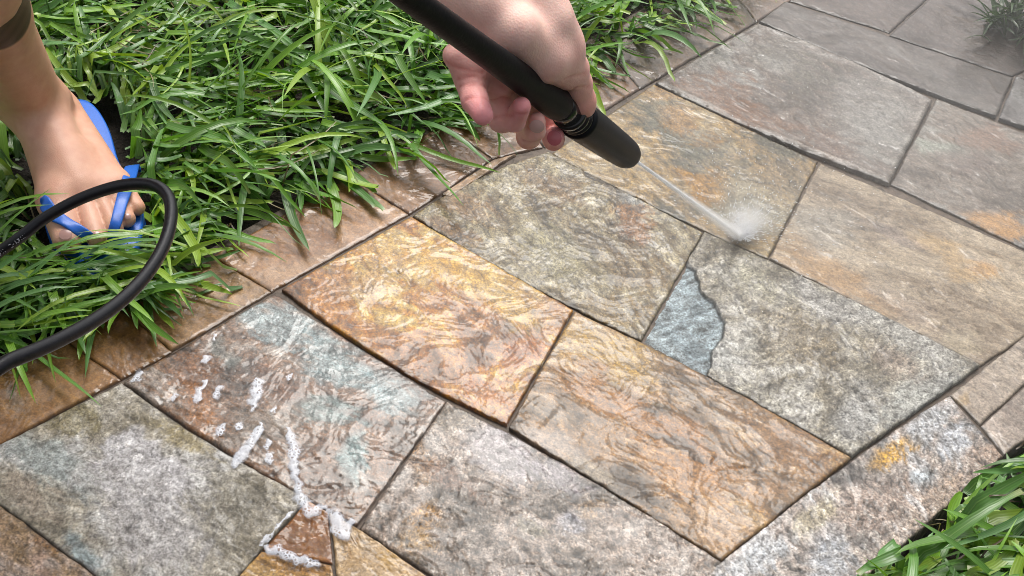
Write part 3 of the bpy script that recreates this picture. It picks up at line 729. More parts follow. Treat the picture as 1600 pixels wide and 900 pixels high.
# ------------------------------------------------------------------ pressure washer lance, jet and hose
IMP = G(1157, 369, 0.002)
NOZ = P(982, 243, 0.78)
WD = (NOZ-IMP)/np.linalg.norm(NOZ-IMP)          # from the ground up along the lance
def lance_at(s):
    return NOZ+WD*s
def lathe(name, prof, mat, parent, seg=28):
    """prof: list of (distance behind the nozzle tip, radius)"""
    pts = np.array([lance_at(p[0]) for p in prof]); r = np.array([p[1] for p in prof])
    a = np.cross(WD, [0, 0, 1.0]); a /= np.linalg.norm(a); b = np.cross(WD, a)
    th = np.linspace(0, 2*np.pi, seg, endpoint=False)
    v = (pts[:, None]+r[:, None, None]*(np.cos(th)[None, :, None]*a+np.sin(th)[None, :, None]*b)).reshape(-1, 3)
    n = len(pts); idx = np.arange(n*seg).reshape(n, seg); nx = np.roll(idx, -1, 1)
    q = np.stack([idx[:-1], idx[1:], nx[1:], nx[:-1]], -1).reshape(-1, 4)
    v = np.concatenate([v, pts[:1], pts[-1:]])
    t0 = np.stack([np.full(seg, n*seg), idx[0], nx[0]], -1); t1 = np.stack([np.full(seg, n*seg+1), nx[-1], idx[-1]], -1)
    return mesh_np(name, v, [q, np.concatenate([t0, t1])], mat, parent, origin=parent.location)

lance = bpy.data.objects.new('pressure_washer_lance', None)
link(lance); lance.location = NOZ
lance.empty_display_size = 0.05
tag(lance, 'black pressure washer lance with tapered nozzle gripped in the hand', 'spray lance')
lathe('nozzle', [(0.006, 0.0022), (0.005, 0.0060), (0.0006, 0.0072), (0.0, 0.0080), (0.0022, 0.0092), (0.007, 0.0100), (0.016, 0.0105), (0.034, 0.0109), (0.065, 0.0113), (0.098, 0.0117), (0.116, 0.0119), (0.119, 0.0117), (0.1205, 0.0100)], PLASTIC, lance)
lathe('collar', [(0.1200, 0.0085), (0.1203, 0.0104), (0.1240, 0.0106), (0.1246, 0.0098), (0.1262, 0.0098), (0.1268, 0.0104), (0.1300, 0.0104), (0.1306, 0.0095), (0.1322, 0.0095), (0.1328, 0.0102), (0.1365, 0.0100), (0.1370, 0.0082)], GLOSSY, lance)
lathe('neck', [(0.1368, 0.0060), (0.1372, 0.0084), (0.146, 0.0082), (0.1540, 0.0080), (0.1545, 0.0070)], GLOSSY, lance)
lathe('grip_sleeve', [(0.1535, 0.0072), (0.1542, 0.0084), (0.1575, 0.0090), (0.170, 0.0088), (0.190, 0.0081), (0.215, 0.0074), (0.250, 0.0068), (0.300, 0.0061), (0.360, 0.0055), (0.420, 0.0052), (0.424, 0.0050), (0.425, 0.0046)], RUBBER, lance)
lathe('tube', [(0.424, 0.0045), (0.4245, 0.0058), (0.46, 0.0058), (0.52, 0.0058), (0.521, 0.004)], PLASTIC, lance)
# trigger gun at the far end of the tube, above the picture
g0 = lance_at(0.515)
gside = np.cross(WD, [0, 0, 1.0]); gside /= np.linalg.norm(gside); gdn = np.cross(gside, WD); gdn *= -np.sign(gdn[2])
v_, f_ = tube(np.array([g0, g0+WD*0.06, g0+WD*0.12+gdn*0.005, g0+WD*0.16+gdn*0.03, g0+WD*0.18+gdn*0.08, g0+WD*0.185+gdn*0.13]), [0.014, 0.018, 0.02, 0.019, 0.017, 0.018], 16)
mesh_np('trigger_grip', v_, f_, PLASTIC, lance, origin=lance.location)
v_, f_ = tube(np.array([g0+WD*0.105+gdn*0.02, g0+WD*0.115+gdn*0.05, g0+WD*0.13+gdn*0.085]), [0.006, 0.005, 0.004], 10)
mesh_np('trigger', v_, f_, PLASTIC, lance, origin=lance.location)
GRIP_END = g0+WD*0.187+gdn*0.14

hose_ctrl = [P(-700, 640, 1.15)*[1, 1, 0]+[0, 0, 0.03], P(-380, 600, 1.05), P(-150, 480, 0.93), P(-40, 419, 0.90), P(0, 393, 0.89), P(35, 368, 0.88), P(70, 341, 0.875), P(125, 311, 0.865), P(185, 291, 0.85), P(235, 288, 0.835), P(262, 306, 0.82),
             P(267, 342, 0.80), P(253, 390, 0.775), P(218, 442, 0.745), P(165, 489, 0.71), P(95, 530, 0.67), P(20, 562, 0.635), P(-60, 590, 0.61), P(-300, 560, 0.56), P(-500, 300, 0.50), P(-300, -250, 0.45), 0.5*(P(-300, -250, 0.45)+GRIP_END)+[-0.02, 0.02, 0.05], GRIP_END]
hp = spline(hose_ctrl, 420)
v_, f_ = tube(hp, 0.0045, 18)
hose = mesh_np('pressure_hose', v_, f_, HOSE, origin=hp[60])
tag(hose, 'black rubber hose curling in an open loop in front of the sandal', 'hose')
# faint white print along the hose near the left edge of the picture
def hose_print():
    segs = []
    pc, dc = pix(hp)
    i0 = int(np.argmin(np.hypot(pc[:, 0]-0, pc[:, 1]-393)))
    d = hp[i0+3]-hp[i0-3]; d /= np.linalg.norm(d)
    view = CP-hp[i0]; view /= np.linalg.norm(view)
    sidev = np.cross(d, view); sidev /= np.linalg.norm(sidev)
    nrm = np.cross(sidev, d); nrm *= np.sign(nrm@view)
    if sidev@CU > 0: sidev = -sidev                       # towards the lower rim of the hose
    return hp[i0], d, nrm, sidev
h0, hd, hn, hs_ = hose_print()
STROKES = [[(0, 0, 0, 1)], [(0, 0, 0, 1), (0, 1, 1, 0), (1, 0, 1, 1)], [(0, 0, 0, 1), (0, 1, 1, 1), (0, .5, .7, .5)], [(0, 0, 0, 1), (1, 0, 1, 1)], None, None,
           [(0, 0, 1, 0), (1, 0, 1, 1), (1, 1, 0, 1)], [(0.2, .5, 0.9, .5)], [(0, 0, .5, 1), (.5, 1, 1, 0), (.25, .45, .75, .45)], [(0, 0, .3, 1), (.3, 1, .6, .3), (.6, .3, .9, 1)], [(0, 0, .5, 1), (.5, 1, 1, 0)], [(0, 0, 1, 1), (0, 1, 1, 0)]]
pv, pf = [], []
for gi, st in enumerate(STROKES):
    if not st: continue
    for (x0, y0, x1, y1) in st:
        a0 = np.array([x0*0.0022, y0*0.003]); a1 = np.array([x1*0.0022, y1*0.003])
        dd = a1-a0; dd /= np.linalg.norm(dd)+1e-9; nn = np.array([-dd[1], dd[0]])*0.00028
        for q in (a0-nn, a1-nn, a1+nn, a0+nn):
            s_ = -0.004+gi*0.0031+q[0]; ph = 0.62-q[1]/0.0045
            ci = hp[np.argmin(np.abs((hp-h0)@hd-s_)+10*(np.linalg.norm(hp-h0, axis=1) > 0.08))]
            cpt = ci+hd*(s_-(ci-h0)@hd)
            pv.append(cpt+0.00463*(hn*math.cos(ph)+hs_*math.sin(ph)))
        k = len(pv); pf.append((k-4, k-3, k-2, k-1))
mesh_np('white_print', np.array(pv), np.array(pf), PRINT, hose, origin=hp[60], smooth=False)

# jet of water
m, t, b = material('white_water')
b.inputs['Base Color'].default_value = (0.95, 0.96, 0.97, 1)
b.inputs['Roughness'].default_value = 0.2
tr_ = node(t, 'ShaderNodeBsdfTranslucent'); tr_.inputs[0].default_value = (0.97, 0.98, 1, 1)
mx_ = node(t, 'ShaderNodeMixShader'); mx_.inputs[0].default_value = 0.35
t.links.new(b.outputs[0], mx_.inputs[1]); t.links.new(tr_.outputs[0], mx_.inputs[2]); t.links.new(mx_.outputs[0], t.nodes['Material Output'].inputs['Surface'])
WATERW = m
ss = np.linspace(0, 1, 60)
jp = NOZ[None]*(1-ss[:, None])+IMP[None]*ss[:, None]
jr = 0.0011+0.0010*ss+0.00025*perlin(ss*40, ss*0+3.3, 4)
v_, f_ = tube(jp, np.maximum(jr, 0.0005), 10)
jet = mesh_np('water_jet', v_, f_, WATERW, origin=NOZ)
tag(jet, 'thin white water jet shooting from the nozzle onto the stones', 'water jet')

def volume_mat(name, dens, nscale, color=(1, 1, 1), power=1.5, aniso=0.2, detail=3.0, nlo=0.35, nhi=0.75):
    m = bpy.data.materials.new(name); m.use_nodes = True; t = m.node_tree
    t.nodes.remove(t.nodes['Principled BSDF'])
    L = t.links.new
    tc = node(t, 'ShaderNodeTexCoord').outputs['Object']
    ln = node(t, 'ShaderNodeVectorMath', operation='LENGTH'); L(tc, ln.inputs[0])
    fall = mathn(t, 'POWER', mathn(t, 'MAXIMUM', mathn(t, 'SUBTRACT', 1.0, ln.outputs['Value']), 0.0), power)
    n = node(t, 'ShaderNodeTexNoise', Scale=float(nscale), Detail=detail, Roughness=0.55, Distortion=0.6); L(tc, n.inputs['Vector'])
    mr = node(t, 'ShaderNodeMapRange'); mr.inputs[1].default_value = nlo; mr.inputs[2].default_value = nhi; mr.inputs[3].default_value = 0.25; mr.inputs[4].default_value = 1.3
    L(n.outputs[0], mr.inputs[0])
    de = mathn(t, 'MULTIPLY', mathn(t, 'MULTIPLY', fall, mr.outputs[0]), float(dens))
    pv = node(t, 'ShaderNodeVolumePrincipled'); pv.inputs['Color'].default_value = (*color, 1); pv.inputs['Anisotropy'].default_value = aniso
    L(de, pv.inputs['Density']); L(pv.outputs[0], t.nodes['Material Output'].inputs['Volume'])
    return m

def blob(name, centre, axes, mat, seg=24):
    th = np.linspace(0, np.pi, seg//2+1); ph = np.linspace(0, 2*np.pi, seg, endpoint=False)
    T, H = np.meshgrid(th, ph, indexing='ij')
    v = np.stack([np.sin(T)*np.cos(H), np.sin(T)*np.sin(H), np.cos(T)], -1).reshape(-1, 3)
    idx = np.arange((seg//2+1)*seg).reshape(-1, seg); nx = np.roll(idx, -1, 1)
    f = np.stack([idx[:-1], idx[1:], nx[1:], nx[:-1]], -1).reshape(-1, 4)
    o = mesh_np(name, v, f, mat)
    A = np.array(axes, float)
    o.matrix_world = Matrix(((A[0][0], A[1][0], A[2][0], centre[0]), (A[0][1], A[1][1], A[2][1], centre[1]), (A[0][2], A[1][2], A[2][2], centre[2]), (0, 0, 0, 1)))
    return o
ex, ey, ez = np.eye(3)
jh = np.array([-WD[0], -WD[1], 0]); jh /= np.linalg.norm(jh); jn = np.cross(ez, jh)
sp1 = blob('splash', IMP+jh*0.012+ez*0.006, [jh*0.05, jn*0.036, ez*0.035], volume_mat('splash_spray', 260, 3.0, power=3.0, aniso=0.4))
tag(sp1, 'bright white burst of spray where the jet hits the stones', 'spray', kind='stuff')
mist = blob('mist', G(1440, 290)+ez*0.08, [jh*0.62, jn*0.40, ez*0.26], volume_mat('drifting_mist', 0.75, 2.6, power=1.0, detail=2.0, aniso=0.4))
tag(mist, 'pale drifting water mist veiling the far stones', 'mist', kind='stuff')

# veil of fine spray round the jet
jl = np.linalg.norm(IMP-NOZ); jd = (IMP-NOZ)/jl
ja = np.cross(jd, ez); ja /= np.linalg.norm(ja); jb = np.cross(jd, ja)
def cone_volume():
    m = bpy.data.materials.new('jet_spray'); m.use_nodes = True; t = m.node_tree
    t.nodes.remove(t.nodes['Principled BSDF']); L = t.links.new
    tc = node(t, 'ShaderNodeTexCoord').outputs['Object']
    sp = node(t, 'ShaderNodeSeparateXYZ'); L(tc, sp.inputs[0])
    rr = mathn(t, 'SQRT', mathn(t, 'ADD', mathn(t, 'POWER', sp.outputs[0], 2.0), mathn(t, 'POWER', sp.outputs[1], 2.0)))
    R_ = mathn(t, 'ADD', mathn(t, 'MULTIPLY', sp.outputs[2], 0.0078/jl), 0.0012)
    fall = mathn(t, 'POWER', mathn(t, 'MAXIMUM', mathn(t, 'SUBTRACT', 1.0, mathn(t, 'DIVIDE', rr, R_)), 0.0), 1.6)
    pv = node(t, 'ShaderNodeVolumePrincipled'); pv.inputs['Color'].default_value = (1, 1, 1, 1); pv.inputs['Anisotropy'].default_value = 0.4
    L(mathn(t, 'MULTIPLY', fall, 130.0), pv.inputs['Density']); L(pv.outputs[0], t.nodes['Material Output'].inputs['Volume'])
    zz_ = np.linspace(0, jl, 12)
    v, f = tube(np.stack([zz_*0, zz_*0, zz_], -1), 0.0012+0.0078*zz_/jl, 16)
    o = mesh_np('spray_veil', v, f, m)
    o.matrix_world = Matrix(((ja[0], jb[0], jd[0], NOZ[0]), (ja[1], jb[1], jd[1], NOZ[1]), (ja[2], jb[2], jd[2], NOZ[2]), (0, 0, 0, 1)))
    return o
veil = cone_volume()
tag(veil, 'faint veil of spray round the water jet', 'spray', kind='stuff')
# flying drops round the hit point
r = np.random.default_rng(3)
nd = 2600
dv, df = [], []
octv = np.array([(1, 0, 0), (-1, 0, 0), (0, 1, 0), (0, -1, 0), (0, 0, 1), (0, 0, -1)], float)
octf = np.array([(0, 2, 4), (2, 1, 4), (1, 3, 4), (3, 0, 4), (2, 0, 5), (1, 2, 5), (3, 1, 5), (0, 3, 5)])
for i in range(nd):
    if i < 1500:
        an = r.uniform(-3.14, 3.14); R_ = abs(r.normal(0, 0.0075))
    elif i < 2200:
        an = r.normal(0, 0.9); R_ = abs(r.normal(0, 0.03))+0.004
    else:
        an = r.normal(0, 1.0); R_ = abs(r.normal(0, 0.08))+0.008
    dr = jh*math.cos(an)+jn*math.sin(an)
    el = abs(r.normal(0, 0.3))
    dd = dr*math.cos(el)+ez*math.sin(el)
    c_ = IMP+dd*R_+ez*0.004
    rad = r.uniform(0.0002, 0.00055) if i > 1500 else r.uniform(0.0003, 0.0008)
    dv.append(c_+octv*rad+dd*(octv@dd)[:, None]*rad*r.uniform(0.5, 4)); df.append(octf+6*i)
drops = mesh_np('water_drops', np.concatenate(dv), np.concatenate(df), WATERW)
tag(drops, 'tiny white water drops thrown up round the jet', 'water drops', kind='stuff')
# ------------------------------------------------------------------ person: smooth blended volumes -> one skin mesh
def seg_d(p, a, b, ra, rb):
    ab = b-a; l2 = ab@ab+1e-12
    t = np.clip(((p-a)@ab)/l2, 0, 1)
    return np.linalg.norm(p-a-t[..., None]*ab, axis=-1)-(ra+(rb-ra)*t)

def smin(a, b, k):
    h = np.clip(0.5+0.5*(b-a)/k, 0, 1)
    return b*(1-h)+a*h-k*h*(1-h)

def field(p, prims):
    """p (...,3); prims: list of (a,b,ra,rb,k,colour)"""
    d = np.full(p.shape[:-1], 1.0)
    for a, b, ra, rb, k, _ in prims:
        d = smin(d, seg_d(p, a, b, ra, rb), k)
    return d

def nets(prims, cell, pad=0.02):
    pts = np.concatenate([[q[0] for q in prims], [q[1] for q in prims]]); rr = max(max(q[2], q[3]) for q in prims)
    lo = np.min([np.minimum(q[0]-q[2], q[1]-q[3]) for q in prims], 0)-3*cell-0.004
    hi = np.max([np.maximum(q[0]+q[2], q[1]+q[3]) for q in prims], 0)+3*cell+0.004
    n = np.ceil((hi-lo)/cell).astype(int)+1
    ax = [lo[i]+cell*np.arange(n[i]) for i in range(3)]
    F = np.full(n, 1.0)
    for a, b, ra, rb, k, _ in prims:
        r_ = max(ra, rb)+k+2*cell+0.003
        l = np.clip(np.floor((np.minimum(a, b)-r_-lo)/cell).astype(int), 0, n-1)
        h = np.clip(np.ceil((np.maximum(a, b)+r_-lo)/cell).astype(int)+1, 1, n)
        g = np.stack(np.meshgrid(*[ax[i][l[i]:h[i]] for i in range(3)], indexing='ij'), -1)
        sl = tuple(slice(l[i], h[i]) for i in range(3))
        F[sl] = smin(F[sl], seg_d(g, a, b, ra, rb), k)
    S = F < 0
    c = [F[i:n[0]-1+i, j:n[1]-1+j, k:n[2]-1+k] for i in (0, 1) for j in (0, 1) for k in (0, 1)]
    sc = np.stack([x < 0 for x in c], 0)
    act = sc.any(0) & ~sc.all(0)
    ii = np.argwhere(act); cv = np.stack([x[act] for x in c], 0)
    corner = np.array([(i, j, k) for i in (0, 1) for j in (0, 1) for k in (0, 1)], float)
    acc = np.zeros((len(ii), 3)); cnt = np.zeros(len(ii))
    for e0 in range(8):
        for bit in (1, 2, 4):
            e1 = e0 | bit
            if e1 == e0: continue
            f0, f1 = cv[e0], cv[e1]
            m = (f0 < 0) != (f1 < 0)
            t = np.where(m, f0/np.where(m, f0-f1, 1), 0)[:, None]
            acc += np.where(m[:, None], corner[e0]*(1-t)+corner[e1]*t, 0); cnt += m
    verts = lo+cell*(ii+acc/cnt[:, None])
    vid = np.full(act.shape, -1, np.int64); vid[act] = np.arange(len(ii))
    quads = []
    for axis in range(3):
        s0 = [slice(0, None)]*3; s1 = [slice(0, None)]*3
        s0[axis] = slice(0, -1); s1[axis] = slice(1, None)
        a_, b_ = S[tuple(s0)], S[tuple(s1)]
        for flip, mk in ((False, a_ & ~b_), (True, ~a_ & b_)):
            q = np.argwhere(mk)
            o1, o2 = [(axis+1) % 3, (axis+2) % 3]
            ok = (q[:, o1] > 0) & (q[:, o2] > 0) & (q[:, o1] < vid.shape[o1]) & (q[:, o2] < vid.shape[o2])
            q = q[ok]
            def at(d1, d2):
                r_ = q.copy(); r_[:, o1] -= d1; r_[:, o2] -= d2
                return vid[r_[:, 0], r_[:, 1], r_[:, 2]]
            f = np.stack([at(1, 1), at(0, 1), at(0, 0), at(1, 0)], -1)
            quads.append(f[:, ::-1] if flip else f)
    q = np.concatenate(quads)
    q = q[(q >= 0).all(1)]
    return verts, q

def colour_at(v, prims, sharp=0.004):
    ws = np.zeros(len(v)); c = np.zeros((len(v), 3))
    for a, b, ra, rb, k, cc in prims:
        w_ = np.exp(-np.clip(seg_d(v, a, b, ra, rb), -0.02, 0.05)/sharp)
        ws += w_; c += w_[:, None]*np.asarray(cc)
    return c/ws[:, None]

PALE, PINK, TIP, ROSE = [lin(c_)*0.88 for c_ in ((252, 212, 198), (252, 194, 182), (255, 172, 176), (246, 168, 152))]
hand_prims = []
def hp_(pts, k, cols):
    """pts: (zx, zy, depth, radius) in a crop whose origin is pixel (680,0) at 3.461x"""
    w = [(P(680+q[0]/3.461, q[1]/3.461, q[2]), q[3]/3.461*q[2]/FPX) for q in pts]
    if not isinstance(cols, list): cols = [cols]*max(1, len(w)-1)
    if len(w) == 1: hand_prims.append((w[0][0], w[0][0]+1e-5, w[0][1], w[0][1], k, cols[0]))
    for i in range(len(w)-1):
        hand_prims.append((w[i][0], w[i+1][0], w[i][1], w[i+1][1], k, cols[i]))
# fingers first: they stay apart from one another, then the palm flows into them
hp_([(590, 600, .672, 58), (640, 755, .676, 58), (646, 735, .662, 52)], 0.0015, [ROSE, TIP])
hp_([(480, 560, .640, 62), (505, 740, .642, 66), (540, 705, .620, 57), (548, 655, .612, 50)], 0.0015, [ROSE, PINK, PINK])
hp_([(350, 480, .600, 70), (362, 640, .606, 78), (428, 652, .598, 62), (466, 575, .582, 53)], 0.0015, [PINK, PINK, TIP])
hp_([(190, 440, .578, 84), (215, 545, .566, 74), (258, 622, .556, 58)], 0.0015, [PINK, TIP])
# palm behind the lance
hp_([(110, 300, .568, 72), (200, 350, .574, 104), (330, 425, .592, 98), (450, 490, .625, 92), (560, 560, .658, 72)], 0.006, PINK)
hp_([(300, 240, .580, 140), (420, 310, .602, 138), (520, 420, .634, 108)], 0.008, PINK)
# heel of the hand, ball of the thumb, thumb
hp_([(130, -70, .575, 185), (290, 30, .568, 160)], 0.010, PALE)
hp_([(450, -70, .585, 172), (560, 120, .590, 172), (650, 258, .604, 140), (733, 372, .624, 88)], 0.010, [PALE, PALE, PINK])
hp_([(440, 170, .566, 140), (600, 322, .588, 104), (700, 400, .618, 78)], 0.008, [PALE, PINK])
hp_([(733, 372, .624, 88), (764, 452, .638, 75), (794, 545, .650, 66), (812, 584, .655, 52)], 0.006, [PINK, PINK, ROSE])
# wrist and start of the forearm
WR = P(765, -110, .590)
ELB = WR+np.array([-0.04, 0.19, 0.17])
SH = ELB+np.array([-0.10, 0.22, 0.17])
d_ = (ELB-WR)/np.linalg.norm(ELB-WR)
sw = np.cross(d_, CF); sw /= np.linalg.norm(sw)
hp_([(170, -70, .575, 185), (180, -330, .590, 150)], 0.012, PALE)
hp_([(450, -70, .585, 172), (400, -330, .592, 150)], 0.012, PALE)
hand_prims.append((WR+sw*0.010, WR+d_*0.10+sw*0.014, 0.021, 0.026, 0.012, PALE))
hand_prims.append((WR-sw*0.010, WR+d_*0.10-sw*0.014, 0.021, 0.026, 0.012, PALE))

LEG = lin((228, 176, 148))*0.76; LEGP = lin((236, 188, 164))*0.76; LEGD = lin((210, 154, 128))*0.76
ANK = foot(0.086, -0.033, 0.080)
SHIN = P(-24, 18, 1.06)
sdir = (SHIN-ANK)/np.linalg.norm(SHIN-ANK)
KNEE = ANK+sdir*0.41
foot_prims = []
def fp(a, b, ra, rb, k, c):
    foot_prims.append((foot(*a), foot(*b), ra, rb, k, c))
fp((.198, -.030, .034), (.258, -.027, .031), .0185, .0140, .002, LEGP)
fp((.205, -.004, .032), (.262, .000, .028), .0125, .0100, .0015, LEGP)
fp((.200, .010, .031), (.252, .018, .027), .0115, .0092, .0015, LEG)
fp((.195, .022, .030), (.240, .032, .026), .0110, .0088, .0015, LEG)
fp((.187, .033, .029), (.224, .044, .025), .0108, .0086, .0015, LEG)
fp((.048, -.024, .045), (.060, -.026, .050), .029, .030, .012, LEG)
fp((.087, -.031, .072), (.190, -.008, .038), .031, .022, .014, LEGP)
fp((.060, -.010, .038), (.190, .028, .031), .024, .016, .012, LEG)
fp((.060, -.030, .044), (.200, -.028, .035), .025, .019, .012, LEG)
fp((.155, -.005, .044), (.200, .014, .033), .022, .014, .010, LEG)
fp((.078, -.006, .070), (.082, -.006, .076), .010, .009, .014, LEGD)          # outer ankle bone
fp((.083, -.060, .080), (.087, -.060, .086), .013, .012, .010, LEG)         # inner ankle bone
foot_prims.append((foot(.050, -.024, .050), ANK+sdir*0.09+foot(-.018, 0, 0)-foot(0, 0, 0), .017, .012, .018, LEG))   # tendon
foot_prims.append((ANK, SHIN, .0325, .0370, .016, LEG))
foot_prims.append((SHIN, ANK+sdir*0.24, .0370, .045, .016, LEG))

va, qa = nets(hand_prims, 0.0014)
vf, qf = nets(foot_prims, 0.0021)
ca = colour_at(va, hand_prims)
def ray_hit(px, py, prims, s0=0.3):
    d = P(px, py, 1.0)-CP; d /= np.linalg.norm(d); s_ = s0
    for _ in range(80):
        p = CP+d*s_; e = float(field(p[None], prims)[0])
        if e < 0.0003: return p
        s_ += e*0.7
    return None
def creases(v, col, prims, lines_, depth, width, tint):
    eps = 0.001
    for pts_ in lines_:
        hs3 = [ray_hit(680+a/3.461, b/3.461, prims) for a, b in pts_]
        hs3 = [h for h in hs3 if h is not None]
        if len(hs3) < 2: continue
        dm = np.full(len(v), 1.0)
        for a, b in zip(hs3[:-1], hs3[1:]):
            dm = np.minimum(dm, seg_d(v, a, b, 0.0, 0.0))
        m = dm < width*3
        g = np.exp(-(dm[m]/width)**2)
        n_ = np.stack([field(v[m]+dx, prims)-field(v[m]-dx, prims) for dx in np.eye(3)*eps], -1)
        n_ /= np.linalg.norm(n_, axis=1)[:, None]+1e-9
        v[m] -= n_*(g*depth)[:, None]
        col[m] *= (1-(1-np.asarray(tint))[None]*g[:, None])
    return v, col
va, ca = creases(va, ca, hand_prims, [[(118, 428), (200, 408), (290, 430), (430, 515)], [(60, 340), (150, 372), (260, 392)], [(128, 468), (200, 452), (275, 470)], [(160, 540), (215, 520), (285, 538)], [(300, 545), (360, 528), (415, 540)],
     [(318, 640), (370, 618), (420, 628)], [(420, 610), (455, 618), (500, 612)], [(490, 690), (540, 700), (590, 694)], [(470, 760), (520, 770), (570, 760)], [(700, 500), (760, 476), (840, 470)], [(700, 430), (750, 410), (815, 400)]], 0.0005, 0.0010, (0.84, 0.66, 0.64))
cf = colour_at(vf, foot_prims, 0.006)
# dark inked band high on the shin
ax_ = (vf-ANK)@sdir; t_edge = (P(26, 38, 1.06)-ANK)@sdir
side_ = vf-ANK-ax_[:, None]*sdir
angl = np.arctan2(side_@np.cross(sdir, FV), side_@FV)
edge_ = t_edge+0.006*np.sin(angl*2.0+0.6)
ink = sstep(-0.002, 0.002, ax_-edge_)*sstep(0.10, 0.09, ax_-t_edge)
lines = 0.5+0.5*np.sin((ax_-t_edge)*520+3.0*np.sin(angl*3))
inkc = alb(60, 52, 48)[None]*(1-lines[:, None]*0.5)+alb(120, 96, 84)[None]*(lines[:, None]*0.5)
cf = cf*(1-0.9*ink[:, None])+inkc*(0.9*ink[:, None])

# the rest of the body above the picture, coarser, so that arm and leg belong to one figure
HIP = KNEE+np.array([-0.06, 0.27, 0.31])
PEL = HIP-FV*0.10
CH = np.array([SH[0], SH[1], SH[2]])-FV*0.20+np.array([0, 0.0, -0.03])
NECK = CH+FU*0.02+np.array([0, 0, 0.10]); HEAD = NECK+FU*0.06+np.array([0, 0, 0.12])
RSH = SH-FV*0.40; RH = GRIP_END+np.array([0, 0, 0.0]); REL = 0.5*(RSH+RH)+np.array([-0.05, 0.10, -0.10])
RHIP = HIP-FV*0.20; RANK = foot(0.02, -0.30, 0.09); RKNEE = 0.5*(RHIP+RANK)+FU*0.12-FV*0.05
RTOE = RANK+FU*0.15+np.array([0, 0, -0.055])
body_prims = [(WR+d_*0.04, ELB, 0.030, 0.038, 0.02, PALE), (ELB, SH, 0.038, 0.052, 0.02, PALE), (SH, CH, 0.055, 0.11, 0.05, LEG), (RSH, CH, 0.055, 0.11, 0.05, LEG),
              (CH, PEL, 0.125, 0.135, 0.06, LEG), (NECK-[0, 0, .05], NECK+FU*0.03+[0, 0, .05], 0.055, 0.055, 0.03, LEG), (HEAD, HEAD+[0, 0, 0.06], 0.078, 0.088, 0.03, LEG), (HEAD+FU*0.05+[0, 0, -.03], HEAD+FU*0.055, 0.05, 0.055, 0.03, LEG),
              (HEAD+FU*0.105+[0, 0, -.005], HEAD+FU*0.09+[0, 0, .03], 0.014, 0.009, 0.012, LEG), (HEAD+FV*0.085, HEAD+FV*0.088+[0, 0, .03], 0.015, 0.018, 0.01, LEG), (HEAD-FV*0.085, HEAD-FV*0.088+[0, 0, .03], 0.015, 0.018, 0.01, LEG),
              (HIP, KNEE, 0.085, 0.058, 0.05, LEG), (KNEE, ANK+sdir*0.20, 0.056, 0.044, 0.03, LEG), (RHIP, RKNEE, 0.085, 0.058, 0.05, LEG), (RKNEE, RANK, 0.052, 0.034, 0.03, LEG), (RANK, RTOE, 0.034, 0.024, 0.02, LEG),
              (RSH, REL, 0.052, 0.040, 0.02, LEG), (REL, RH, 0.038, 0.028, 0.02, LEG), (RH, RH-gdn*0.05, 0.036, 0.034, 0.02, LEG)]
vb, qb = nets(body_prims, 0.009)
cb = colour_at(vb, body_prims, 0.02)
person = mesh_np('person', np.concatenate([va, vf, vb]), np.concatenate([qa, qf+len(va), qb+len(va)+len(vf)]), SKIN, None, {'Col': np.concatenate([ca, cf, cb])}, origin=foot(0.06, 0, 0))
tag(person, 'person with bare shin and foot in the grass and one hand gripping the black lance', 'person')
def garment(name, prims, grow):
    v, q = nets([(a, b, ra+grow, rb+grow, k, c) for a, b, ra, rb, k, c in prims], 0.010)
    o = mesh_np(name, v, q, CLOTH, person, origin=person.location)
    return o
garment('shirt', [body_prims[4], body_prims[2], body_prims[3], (SH, SH+(ELB-SH)*0.45, 0.056, 0.052, 0.03, LEG), (RSH, RSH+(REL-RSH)*0.45, 0.056, 0.052, 0.03, LEG)], 0.009)
garment('shorts', [(PEL+[0, 0, .06], PEL, 0.135, 0.145, 0.05, LEG), (HIP, HIP+(KNEE-HIP)*0.85, 0.098, 0.075, 0.05, LEG), (RHIP, RHIP+(RKNEE-RHIP)*0.85, 0.098, 0.075, 0.05, LEG)], 0.008)
hair_p = [(HEAD+[0, 0, .075]-FU*0.015, HEAD+[0, 0, .06]-FU*0.03, 0.088, 0.088, 0.03, LEG)]
garment('hair', hair_p, 0.004)

# thumbnail, seen edge on at the right of the thumb tip
def dome(c, u, v, n, ru, rv, h, seg=14, rings=5):
    vs = [c+n*h]; 
    for i in range(1, rings+1):
        rr_ = i/rings
        for j in range(seg):
            a = 2*np.pi*j/seg
            vs.append(c+u*ru*rr_*np.cos(a)+v*rv*rr_*np.sin(a)+n*h*(1-rr_**2))
    f3 = [(0, 1+j, 1+(j+1) % seg) for j in range(seg)]
    f4 = [(1+i*seg+j, 1+(i+1)*seg+j, 1+(i+1)*seg+(j+1) % seg, 1+i*seg+(j+1) % seg) for i in range(rings-1) for j in range(seg)]
    return np.array(vs), [np.array(f3), np.array(f4)]
tip = P(680+812/3.461, 584/3.461, .655); prv = P(680+794/3.461, 545/3.461, .650)
tu = (tip-prv)/np.linalg.norm(tip-prv)
nn_ = CR*0.93+CU*0.30-CF*0.05; nn_ -= tu*(nn_@tu); nn_ /= np.linalg.norm(nn_)
tv = np.cross(tu, nn_)
v_, f_ = dome(tip-tu*0.001+nn_*0.0050, tu, tv, nn_, 0.0056, 0.0045, 0.0010)
mesh_np('thumbnail', v_, f_, NAIL, person, origin=person.location)
